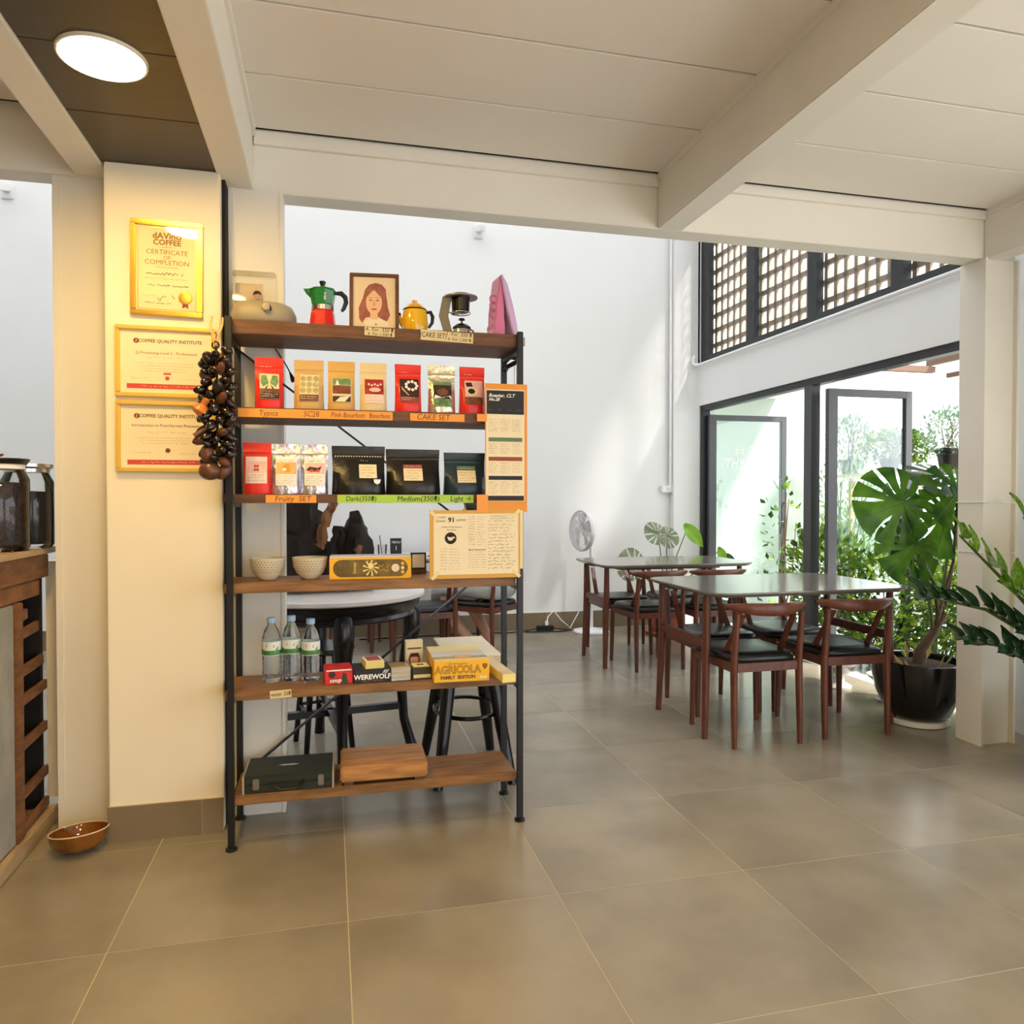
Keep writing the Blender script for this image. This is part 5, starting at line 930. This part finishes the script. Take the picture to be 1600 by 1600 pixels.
t = thing('bench_stool', 'black splay-legged stool with a pale square wooden top behind the rack', 'stool', (0.565, 3.150, 0))
MB().box(-0.112, 0.112, -0.22, 0.22, 0.497, 0.526).build('seat', 'beige_board', t, bevel=0.002); MB().box(-0.14, 0.14, -0.18, 0.18, 0.470, 0.496).build('seat_base', 'old_wood', t, bevel=0.002)
for sx in (-1, 1):
    for sy in (-1, 1): k = MB(); k.tube([(sx * 0.085, sy * 0.11, 0.470), (sx * 0.118, sy * 0.165, 0.22), (sx * 0.152, sy * 0.215, 0.0)], [0.030, 0.026, 0.020], 10); k.build('leg', 'black_paint', t, smooth=True)
k = MB(); k.tube([(0.135 * math.cos(a), 0.175 * math.sin(a), 0.262) for a in [2 * PI * i / 32 for i in range(33)]], 0.009, 8, False); k.build('foot_ring', 'black_paint', t, smooth=True)
t = thing('bar_stool', 'black wooden stool pushed under the round table', 'stool', (-0.03, 3.62, 0), R(15))
MB().lathe([(0.0, 0.44), (0.13, 0.44), (0.145, 0.452), (0.14, 0.468), (0, 0.472)], 28).build('seat', 'black_paint', t, smooth=True)
for i in range(4):
    a = R(45 + 90 * i); c, s_ = math.cos(a), math.sin(a); k = MB(); k.tube([(c * 0.10, s_ * 0.10, 0.44), (c * 0.15, s_ * 0.15, 0.0)], [0.016, 0.013], 8); k.build('leg', 'black_paint', t, smooth=True)
for i in range(4):
    a, b_ = R(45 + 90 * i), R(135 + 90 * i); MB().bar((math.cos(a) * 0.13, math.sin(a) * 0.13, 0.18), (math.cos(b_) * 0.13, math.sin(b_) * 0.13, 0.18), 0.012, 0.014).build('stretcher', 'black_paint', t)

# ---------------------------------------------------------------- standing fan, power strip, cables
t = thing('standing_fan', 'white pedestal fan standing by the far wall', 'fan', (2.20, 6.130, 0))
MB().lathe([(0.150, 0), (0.155, 0.008), (0.150, 0.020), (0.05, 0.030), (0.02, 0.045), (0, 0.045)], 40).build('base', 'plastic_white', t, smooth=True)
k = MB(); k.tube([(0, 0, 0.03), (0, 0, 0.45), (0, 0, 0.80)], [0.018, 0.016, 0.014], 14); k.build('pole', 'plastic_white', t, smooth=True)
hd = Matrix.Translation((-0.095, -0.03, 0.885)) @ Euler((0, 0, R(14))).to_matrix().to_4x4() @ Euler((R(0), 0, 0)).to_matrix().to_4x4() @ Matrix.Rotation(R(-90), 4, 'Y')   # local +z = facing
k = MB(); k.lathe([(0.04, -0.11), (0.055, -0.09), (0.055, -0.03), (0.03, -0.01)], 20, (0, 0, 0), hd); k.build('motor', 'plastic_white', t, smooth=True)
k = MB(); k.tube([hd @ Vector((0, 0, -0.07)), (0, 0, 0.82), (0, 0, 0.78)], [0.02, 0.018, 0.016], 10); k.build('neck', 'plastic_white', t, smooth=True)
FR = 0.172
k = MB(); k.loft([[hd @ Vector(((FR + q) * math.cos(a), (FR + q) * math.sin(a), z)) for a in [2 * PI * i / 44 for i in range(44)]] for q, z in ((0, -0.022), (0.008, -0.008), (0.008, 0.012), (0, 0.022), (-0.012, 0.018), (-0.012, -0.018), (0, -0.022))], False, False); k.build('rim', 'fan_grey', t, smooth=True)
g = MB()
for i in range(60):
    a = 2 * PI * i / 60; b_ = a + 0.25
    g.tube([hd @ Vector((0.035 * math.cos(a), 0.035 * math.sin(a), 0.045)), hd @ Vector((0.11 * math.cos((a + b_) / 2), 0.11 * math.sin((a + b_) / 2), 0.040)), hd @ Vector((FR * math.cos(b_), FR * math.sin(b_), 0.015))], 0.0012, 4, False)
for r_ in (0.07, 0.11, 0.14): g.tube([hd @ Vector((r_ * math.cos(a), r_ * math.sin(a), 0.042 - 0.02 * (r_ / FR) ** 3)) for a in [2 * PI * i / 36 for i in range(37)]], 0.0014, 4, False)
o = g.build('grille', 'plastic_white', t); o['kind'] = 'stuff'
g = MB()
for i in range(40):
    a = 2 * PI * i / 40; g.tube([hd @ Vector((0.05 * math.cos(a), 0.05 * math.sin(a), -0.05)), hd @ Vector((0.12 * math.cos(a), 0.12 * math.sin(a), -0.045)), hd @ Vector((FR * math.cos(a), FR * math.sin(a), -0.015))], 0.0014, 4, False)
o = g.build('rear_grille', 'plastic_white', t); o['kind'] = 'stuff'
for i in range(5):
    a = 2 * PI * i / 5; bl = MB(); rw = []
    for r_, wd in ((0.03, 0.35), (0.08, 0.42), (0.12, 0.45), (0.15, 0.30)): rw.append([hd @ Vector((r_ * math.cos(a + q * wd), r_ * math.sin(a + q * wd), 0.012 * q)) for q in (-1, 0, 1)])
    for u, v in zip(rw[:-1], rw[1:]): bl.face([u[0], u[1], v[1], v[0]]); bl.face([u[1], u[2], v[2], v[1]])
    bl.build('blade', 'fan_grey', t, smooth=True)
k = MB(); k.lathe([(0.036, 0.040), (0.034, 0.050), (0, 0.053)], 24, (0, 0, 0), hd); k.build('hub_cap', 'fan_grey', t, smooth=True)
t = thing('fan_cable', 'white cable running from the fan to the floor socket', 'cable', (2.0, 6.2, 0))
k = MB(); k.tube([(0.225, 0.10, 0.03), (0.22, 0.155, 0.30), (0.15, 0.13, 0.14), (0.06, 0.08, 0.02), (-0.02, 0.10, 0.09), (-0.08, 0.12, 0.17), (-0.14, 0.10, 0.12), (-0.155, 0.09, 0.06)], 0.005, 8); k.build('cord', 'cord_white', t, smooth=True); MB().box(-0.168, -0.142, 0.08, 0.10, 0.050, 0.085).build('plug', 'plastic_white', t)
t = thing('power_strip', 'black socket block on the floor against the far wall', 'power strip', (1.83, 6.285, 0.002), R(5)); MB().box(-0.075, 0.075, -0.03, 0.03, 0, 0.046).build('body', 'plastic_black', t, bevel=0.006)
for x in (-0.045, 0.0, 0.045): MB().lathe([(0.013, 0.046), (0.013, 0.048), (0.010, 0.048), (0.010, 0.0465)], 16, (x, 0, 0)).build('socket', 'frame_grey', t)
k = MB(); k.tube([(-0.075, 0, 0.02), (-0.16, 0.0, 0.012), (-0.32, -0.03, 0.008), (-0.55, 0.02, 0.008), (-0.9, 0.05, 0.008), (-1.6, 0.06, 0.008)], 0.006, 8); k.build('cord', 'plastic_black', t, smooth=True); k = MB(); k.tube([(0.07, 0.0, 0.02), (0.16, -0.03, 0.008), (0.22, -0.08, 0.008), (0.10, -0.11, 0.008), (-0.10, -0.07, 0.008), (-0.20, -0.04, 0.008)], 0.006, 8); k.build('cord', 'plastic_black', t, smooth=True)

# ---------------------------------------------------------------- plants
def monstera_leaf(name, m, parent, size, loc, normal, tip, seed, curl=0.12):
    """split leaf: polar mesh round the petiole point, slits cut between the lobes, holes near the rib"""
    rnd = random.Random(seed); nl = 6; mb = MB(); V = {}; fr = (0.03, 0.24, 0.36, 0.56, 0.80, 1.0)
    def outline(th): # th 0 = tip, +-pi = base notch
        a = abs(th); return (0.62 + 0.38 * math.cos(a * 0.62)) * (1 - 0.25 * max(0, (a - 2.5) / 0.64)) * (1.0 if a < 2.9 else 0.8)
    def pt(th, f, side):
        r = outline(th) * f * size; x = r * math.sin(th); y = r * math.cos(th) * 1.02
        z = -curl * size * (abs(x) / size) ** 1.5 * 1.4 - 0.25 * curl * (y / size) ** 2 * size + 0.012 * size * math.sin(th * 9) * f
        return Vector((x, y, z))
    for side in (-1, 1):
        edges = [0.0] + [0.48 + 0.48 * i + rnd.uniform(-0.04, 0.04) for i in range(nl - 1)] + [2.95]
        for i in range(nl):
            a0, a1 = edges[i], edges[i + 1]; gap = 0.034 + 0.030 * rnd.random(); start = rnd.choice((2, 3, 3)); sub = 4
            for j in range(len(fr) - 1):
                for q in range(sub):
                    def ang(f_i, u):
                        g0 = gap if (f_i >= start and i > 0) else 0; g1 = gap if (f_i >= start and i < nl - 1) else 0
                        k_ = (1.0, 1.0, 1.6, 1.8, 1.4, 0.8)[f_i]
                        lo, hi = a0 + g0 * k_, a1 - g1 * k_
                        return lo + (hi - lo) * u
                    if j == 1 and q == sub - 1 and i in (1, 2, 4) and start >= 2: continue      # hole beside the rib
                    u0, u1 = q / sub, (q + 1) / sub
                    mb.face([pt(side * ang(j, u0), fr[j], side), pt(side * ang(j, u1), fr[j], side), pt(side * ang(j + 1, u1), fr[j + 1], side), pt(side * ang(j + 1, u0), fr[j + 1], side)])
    n = Vector(normal).normalized(); tp = Vector(tip); tp = (tp - n * tp.dot(n)).normalized(); r = tp.cross(n)
    M = Matrix((r, tp, n)).transposed()
    mb.v = [tuple(M @ Vector(v)) for v in mb.v]
    o = mb.build(name, m, parent, smooth=True, fixn=False, angle=180); o.location = loc
    rb = MB(); rb.tube([M @ Vector((0, 0, 0.002)), M @ Vector((0, size * 0.5, 0.001 - 0.06 * curl * size)), M @ Vector((0, size * 0.96, -0.25 * curl * size))], [0.004, 0.003, 0.001], 5); rb.build('midrib', 'stem_green', o, smooth=True)
    return o
t = thing('monstera', 'large split-leaved monstera in a glossy black planter beside the column', 'houseplant', (2.96, 3.26, 0))
MB().lathe([(0.12, 0.028), (0.15, 0.05), (0.20, 0.16), (0.222, 0.27), (0.226, 0.325), (0.218, 0.33), (0.205, 0.325), (0.20, 0.28), (0.0, 0.28)], 40).build('pot', 'ceramic_black', t, smooth=True, angle=50); MB().lathe([(0.115, 0), (0.145, 0.004), (0.15, 0.03), (0.14, 0.032), (0, 0.02)], 36).build('saucer', 'ceramic_white', t, smooth=True); MB().lathe([(0.204, 0.29), (0.15, 0.305), (0, 0.31)], 28).build('soil', 'soil', t, smooth=True)
base = Vector((0.02, 0.02, 0.30)); tr = MB(); tr.tube([(0.0, 0.0, 0.29), (0.03, 0.02, 0.36), (0.12, 0.03, 0.45), (0.20, 0.04, 0.55)], [0.03, 0.026, 0.022, 0.018], 10); tr.build('trunk', 'stem_brown', t, smooth=True)
cam_p = Vector((-2.96, -3.26, 1.154))
leaves = [((-0.11, -0.01, 1.14), 0.25, (-0.9, 0.05, -0.35), (-0.25, -1.0, 0.25), 'monstera_leaf', 21), ((-0.07, -0.04, 0.915), 0.21, (-0.75, 0.0, -0.7), (-0.1, -1.0, 0.25), 'monstera_leaf', 22), ((-0.05, 0.05, 0.90), 0.19, (1.0, 0.1, -0.15), (0.1, -1, 0.5), 'monstera_dark', 23), ((0.24, 0.0, 1.20), 0.22, (-0.6, -0.1, -0.6), (-0.1, -1.0, 0.3), 'monstera_leaf', 24), ((0.22, 0.08, 1.28), 0.19, (-1.0, 0.1, 0.1), (-0.1, -0.6, 0.9), 'monstera_dark', 25), ((0.21, 0.04, 1.08), 0.24, (-0.35, 0.0, -1.0), (-0.2, -1.0, 0.2), 'monstera_leaf', 26), ((-0.06, 0.06, 1.12), 0.17, (1.0, 0.1, 0.1), (0.2, -0.9, 0.4), 'monstera_dark', 27)]
for loc, sz, tp, nm, m, sd in leaves:
    st = MB(); e = Vector(loc); s0 = Vector((0.12, 0.03, 0.45)) + Vector((0.04, 0.005, 0.06)) * (sd % 3); mid = (s0 + e) / 2 + Vector((0.06, 0.01, 0.0)); st.tube([s0, mid, e], [0.010, 0.008, 0.005], 8); st.build('leaf_stalk', 'stem_green' if sd % 2 else 'stem_brown', t, smooth=True)
    monstera_leaf('leaf', m, t, sz, loc, nm, tp, sd)
for i in range(14):
    rnd = random.Random(90 + i); a = rnd.uniform(0, 6.28); k = MB(); p0 = Vector((0.12 * math.cos(a), 0.12 * math.sin(a), 0.30)); leaf_quads(k, rnd, p0, Vector((math.cos(a) * 0.5, math.sin(a) * 0.5, rnd.uniform(0.3, 1.2))), Vector((0, 0, 1)) + rv(rnd) * 0.4, rnd.uniform(0.06, 0.13), 0.012); k.build('leaf', 'dry_leaf' if i % 3 else 'pale_leaf', t, fixn=False)
# ZZ plant at the right edge
t = thing('zz_plant', 'glossy dark zz plant with arching leaflet stems at the right edge', 'houseplant', (2.98, 2.42, 0))
MB().lathe([(0.12, 0.0), (0.15, 0.02), (0.175, 0.22), (0.185, 0.30), (0.17, 0.30), (0.16, 0.25), (0, 0.25)], 32).build('pot', 'ceramic_black', t, smooth=True, angle=50); MB().lathe([(0.165, 0.26), (0.08, 0.275), (0, 0.278)], 24).build('soil', 'soil', t, smooth=True)
zl = None
def zz_leaf_mesh():
    mb = MB(); L_ = 1.0; W_ = 0.30; rows = 7; pts = []
    for i in range(rows):
        u = i / (rows - 1); w_ = W_ * math.sin(PI * (0.04 + 0.96 * u) ** 0.85) * 1.0 + 0.004; pts.append([Vector((-w_, u * L_, 0.05 * math.sin(PI * u) + 0.06)), Vector((0, u * L_, 0.05 * math.sin(PI * u))), Vector((w_, u * L_, 0.05 * math.sin(PI * u) + 0.06))])
    for a, b_ in zip(pts[:-1], pts[1:]): mb.face([a[0], a[1], b_[1], b_[0]]); mb.face([a[1], a[2], b_[2], b_[1]])
    return mb
ZZ = {}
def zz_stem(t, pts, n, size, m, seed, both=True):
    rnd = random.Random(seed); k = MB(); k.tube(pts, [0.011, 0.009, 0.007, 0.004][:len(pts)], 8); k.build('stem', 'stem_green', t, smooth=True); P = [Vector(p) for p in pts]
    def at(u):
        f = u * (len(P) - 1); i = min(int(f), len(P) - 2); return P[i].lerp(P[i + 1], f - i), (P[i + 1] - P[i]).normalized()
    for i in range(n):
        u = 0.30 + 0.68 * i / (n - 1); p, d = at(u); upv = Vector((0, 0, 1)); sd = d.cross(upv); sd = sd.normalized() if sd.length > 0.1 else Vector((1, 0, 0)); nn = sd.cross(d) + Vector((-0.7, -0.6, 0.1)) * rnd.uniform(0.2, 0.7); nn = (nn - d * nn.dot(d)).normalized(); sd = d.cross(nn)
        for s in (-1, 1):
            dd = (sd * s * 0.75 + d * 0.65 + nn * 0.28 + rv(rnd) * 0.15).normalized(); nz_ = (nn - dd * nn.dot(dd)).normalized(); r = dd.cross(nz_); M = Matrix((r, dd, nz_)).transposed(); sz = size * (1 - 0.35 * abs(u - 0.6)) * rnd.uniform(0.9, 1.1)
            if m not in ZZ:
                o = zz_leaf_mesh().build('leaf', m, t, smooth=True, fixn=False); ZZ[m] = o; o.location = p; o.rotation_euler = M.to_euler(); o.scale = (sz,) * 3
            else: share(ZZ[m], 'leaf', t, p, M.to_euler(), sz)
zz_stem(t, [(-0.02, 0, 0.27), (-0.10, 0.06, 0.55), (-0.30, 0.16, 0.69), (-0.53, 0.26, 0.745)], 11, 0.135, 'zz_dark', 1)
zz_stem(t, [(0.0, 0.03, 0.27), (-0.05, 0.10, 0.62), (-0.18, 0.18, 0.80), (-0.36, 0.24, 1.00)], 8, 0.15, 'zz_leaf', 2)
zz_stem(t, [(0.02, 0.02, 0.27), (0.0, 0.06, 0.70), (-0.08, 0.08, 0.95), (-0.20, 0.08, 1.08)], 8, 0.145, 'zz_leaf', 3)
zz_stem(t, [(-0.03, -0.02, 0.27), (-0.13, 0.04, 0.45), (-0.26, 0.12, 0.54), (-0.40, 0.18, 0.57)], 8, 0.12, 'zz_dark', 4)
zz_stem(t, [(0.0, -0.02, 0.27), (-0.08, -0.02, 0.50), (-0.18, 0.0, 0.72), (-0.24, 0.02, 0.88)], 9, 0.085, 'zz_dark', 5)
zz_stem(t, [(0.03, 0, 0.27), (0.10, 0.05, 0.6), (0.14, 0.1, 0.85), (0.14, 0.15, 1.05)], 8, 0.11, 'zz_leaf', 6)
# leafy pot behind the farther table
t = thing('philodendron', 'leggy philodendron in a terracotta pot behind the farther table', 'houseplant', (2.80, 5.92, 0))
MB().lathe([(0.10, 0.02), (0.13, 0.05), (0.155, 0.17), (0.165, 0.172), (0.165, 0.21), (0.15, 0.21), (0.14, 0.17), (0, 0.165)], 32).build('pot', 'terracotta', t, smooth=True, angle=50); MB().lathe([(0.13, 0), (0.17, 0.006), (0.18, 0.028), (0.17, 0.03), (0, 0.018)], 32).build('saucer', 'terracotta', t, smooth=True); MB().lathe([(0.145, 0.172), (0.05, 0.185), (0, 0.186)], 24).build('soil', 'soil', t, smooth=True)
for i, (e, sz, tp, nm, m, sd) in enumerate((((-0.30, -0.02, 0.58), 0.17, (-0.55, -0.1, 0.55), (0.2, -1, 0.1), 'grey_leaf', 31), ((-0.06, 0.02, 0.86), 0.13, (-0.7, -0.1, 0.35), (0.1, -0.9, 0.5), 'grey_leaf', 32), ((0.02, 0.02, 0.84), 0.12, (0.6, 0.0, -0.3), (0.1, -0.9, 0.4), 'grey_leaf', 34))):
    st = MB(); st.tube([(0.02 * i, 0, 0.18), (Vector(e) * 0.5 + Vector((0, 0, 0.16))), e], [0.008, 0.006, 0.004], 6); st.build('leaf_stalk', 'stem_green', t, smooth=True); monstera_leaf('leaf', m, t, sz, e, nm, tp, sd)
for e, sz, d, m in (((0.20, 0.0, 0.90), 0.20, Vector((0.5, -0.1, -0.62)), 'lime_leaf'), ((0.42, -0.16, 0.72), 0.13, Vector((0.25, 0.0, -0.6)), 'lime_leaf'), ((0.50, -0.10, 0.66), 0.13, Vector((0.6, 0, -0.35)), 'zz_dark')):
    st = MB(); st.tube([(0.02, 0, 0.18), (Vector(e) * 0.5 + Vector((-0.04, 0, 0.12))), e], [0.007, 0.006, 0.004], 6); st.build('leaf_stalk', 'stem_green', t, smooth=True)
    k = zz_leaf_mesh(); dd = d.normalized(); nn = Vector((-0.3, -0.8, 0.5)); nn = (nn - dd * nn.dot(dd)).normalized(); M = Matrix((dd.cross(nn), dd, nn)).transposed(); k.v = [tuple(M @ (Vector(v) * Vector((0.8, 1, 1)) * sz * 1.3 - Vector((0, 0.25 * sz, 0)))) for v in k.v]; o = k.build('leaf', m, t, smooth=True, fixn=False); o.location = e

# ---------------------------------------------------------------- the seated person
def skin_mesh(name, verts, edges, radii, root, m, parent, sub=2):
    me = bpy.data.meshes.new(name); bm = bmesh.new(); vs_ = [bm.verts.new(v) for v in verts]; lay = bm.verts.layers.skin.verify()
    bm.verts.ensure_lookup_table(); vs_ = [bm.verts[i] for i in range(len(verts))]
    for v, r_ in zip(vs_, radii): v[lay].radius = r_ if isinstance(r_, tuple) else (r_, r_)
    vs_[root][lay].use_root = True
    for a, b_ in edges: bm.edges.new((vs_[a], vs_[b_]))
    bm.to_mesh(me); bm.free(); o = bpy.data.objects.new(name, me); C.objects.link(o)
    o.modifiers.new('skin', 'SKIN'); s_ = o.modifiers.new('sub', 'SUBSURF'); s_.levels = sub; s_.render_levels = sub
    me2 = bpy.data.meshes.new_from_object(o.evaluated_get(bpy.context.evaluated_depsgraph_get())); bpy.data.objects.remove(o)
    me2.polygons.foreach_set('use_smooth', [True] * len(me2.polygons)); me2.materials.clear(); me2.materials.append(MATS[m])
    o = bpy.data.objects.new(name, me2); C.objects.link(o); o.parent = parent; return o
t = thing('person', 'seated person in a grey skirt on a brown chair behind the rack', 'person', (1.095, 5.350, 0), R(42))
# local frame: sits facing +y, seat top at 0.432
V = [(0, -0.02, 0.50), (0, -0.03, 0.62), (0, -0.02, 0.76), (0, 0.02, 0.90), (0, 0.05, 0.965), (0, 0.085, 1.03), (0, 0.10, 1.10), (0, 0.10, 1.15),
     (-0.09, 0.03, 0.485), (-0.10, 0.30, 0.475), (-0.10, 0.20, 0.26), (-0.09, 0.02, 0.10), (-0.09, 0.02, 0.05), (-0.09, 0.12, 0.025),
     (0.09, 0.03, 0.485), (0.10, 0.30, 0.475), (0.06, 0.12, 0.30), (0.00, -0.06, 0.12), (0.0, -0.09, 0.08), (0.01, -0.02, 0.04),
     (-0.15, 0.01, 0.87), (-0.19, 0.08, 0.68), (-0.13, 0.28, 0.735), (-0.11, 0.35, 0.735),
     (0.15, 0.01, 0.87), (0.19, 0.08, 0.68), (0.13, 0.28, 0.735), (0.11, 0.35, 0.735)]
Rr = [(0.14, 0.11), (0.115, 0.09), (0.125, 0.095), (0.10, 0.07), 0.045, (0.072, 0.082), (0.078, 0.09), 0.05,
      0.085, 0.058, 0.048, 0.030, 0.028, 0.026, 0.085, 0.058, 0.048, 0.030, 0.028, 0.026,
      0.050, 0.036, 0.026, 0.022, 0.050, 0.036, 0.026, 0.022]
Ed = [(0, 1), (1, 2), (2, 3), (3, 4), (4, 5), (5, 6), (6, 7), (0, 8), (8, 9), (9, 10), (10, 11), (11, 12), (12, 13), (0, 14), (14, 15), (15, 16), (16, 17), (17, 18), (18, 19), (3, 20), (20, 21), (21, 22), (22, 23), (3, 24), (24, 25), (25, 26), (26, 27)]
for s in (-1, 1):                       # fingers rooted inside each palm
    root = 23 if s < 0 else 27
    px, py, pz = V[root]
    for f, (dx, L_) in enumerate(((-0.022, 0.055), (-0.007, 0.065), (0.008, 0.06), (0.022, 0.048))):
        i0 = len(V); V += [(px + dx * 0.8, py + 0.03, pz), (px + dx, py + 0.03 + L_ * 0.55, pz + 0.002), (px + dx, py + 0.03 + L_, pz - 0.012)]; Rr += [0.0095, 0.0085, 0.007]; Ed += [(root, i0), (i0, i0 + 1), (i0 + 1, i0 + 2)]
    i0 = len(V); V += [(px - s * 0.026, py + 0.006, pz), (px - s * 0.046, py + 0.030, pz - 0.004)]; Rr += [0.010, 0.008]; Ed += [(root, i0), (i0, i0 + 1)]
skin_mesh('body', V, Ed, Rr, 0, 'skin', t)
k = MB(); k.ball((0, 0.182, 1.045), 0.010, 0.016, 0.016, 10, 6); k.build('nose', 'skin', t, smooth=True)
for s in (-1, 1):
    k = MB(); k.ball((s * 0.030, 0.168, 1.072), 0.011, 0.008, 0.007, 10, 6); k.build('eye', 'ink_black', t, smooth=True)
    k = MB(); k.ball((s * 0.078, 0.085, 1.055), 0.009, 0.016, 0.026, 10, 6); k.build('ear', 'skin', t, smooth=True)
k = MB(); k.ball((0, 0.172, 1.010), 0.020, 0.008, 0.006, 10, 6); k.build('mouth', 'ink_rust', t, smooth=True)
rings = []
for z, rx, ry, cy in ((0.90, 0.075, 0.04, -0.045), (0.96, 0.088, 0.062, -0.01), (1.03, 0.096, 0.095, 0.055), (1.09, 0.100, 0.105, 0.075), (1.14, 0.088, 0.096, 0.085), (1.175, 0.055, 0.06, 0.09), (1.186, 0.02, 0.02, 0.09)):
    rings.append([Vector((rx * math.cos(a), cy + ry * math.sin(a) * (0.55 if math.sin(a) > 0 and z < 1.12 else 1.0), z)) for a in [2 * PI * i / 24 for i in range(24)]])
MB().loft(rings).build('hair', 'hair_black', t, smooth=True, angle=180)
rings = []
for z, rx, ry, cy in ((0.535, 0.165, 0.125, -0.02), (0.62, 0.140, 0.110, -0.03), (0.76, 0.150, 0.112, -0.02), (0.86, 0.155, 0.100, 0.0), (0.915, 0.12, 0.085, 0.012), (0.94, 0.065, 0.06, 0.03)):
    rings.append([Vector((rx * math.cos(a), cy + ry * math.sin(a), z)) for a in [2 * PI * i / 28 for i in range(28)]])
MB().loft(rings, True, True).build('shirt', 'shirt_dark', t, smooth=True, angle=180)
for s in (-1, 1):
    k = MB(); k.tube([(s * 0.12, 0.01, 0.885), (s * 0.165, 0.03, 0.80), (s * 0.185, 0.07, 0.71)], [0.062, 0.056, 0.050], 14); k.build('sleeve', 'shirt_dark', t, smooth=True)
rings = []
for y_, rx, z0, z1 in ((-0.185, 0.10, 0.440, 0.52), (-0.16, 0.185, 0.434, 0.58), (-0.05, 0.205, 0.434, 0.60), (0.10, 0.205, 0.434, 0.575), (0.24, 0.195, 0.434, 0.555), (0.345, 0.185, 0.405, 0.545), (0.375, 0.16, 0.37, 0.50)):
    rings.append([Vector((rx * math.copysign(abs(math.cos(a)) ** 0.7, math.cos(a)), y_, (z0 + z1) / 2 + (z1 - z0) / 2 * math.copysign(abs(math.sin(a)) ** 0.8, math.sin(a)))) for a in [2 * PI * i / 28 for i in range(28)]])
MB().loft(rings).build('skirt', 'skirt_grey', t, smooth=True, angle=180)
for (x, y_, z) in ((-0.09, 0.07, 0.0), (0.005, -0.055, 0.010)):
    k = MB(); k.lathe([(0.036, 0), (0.040, 0.006), (0.038, 0.012), (0, 0.012)], 20, (x, y_, z), None, 1.0, 2.6); sd_ = k.build('sandal', 'sandal', t, smooth=True); k = MB(); k.tube([(x + 0.037 * math.cos(a), y_ - 0.03, z + 0.012 + 0.055 * math.sin(a)) for a in [PI * i / 10 for i in range(11)]], 0.006, 6); k.build('sandal_strap', 'sandal', sd_, smooth=True)
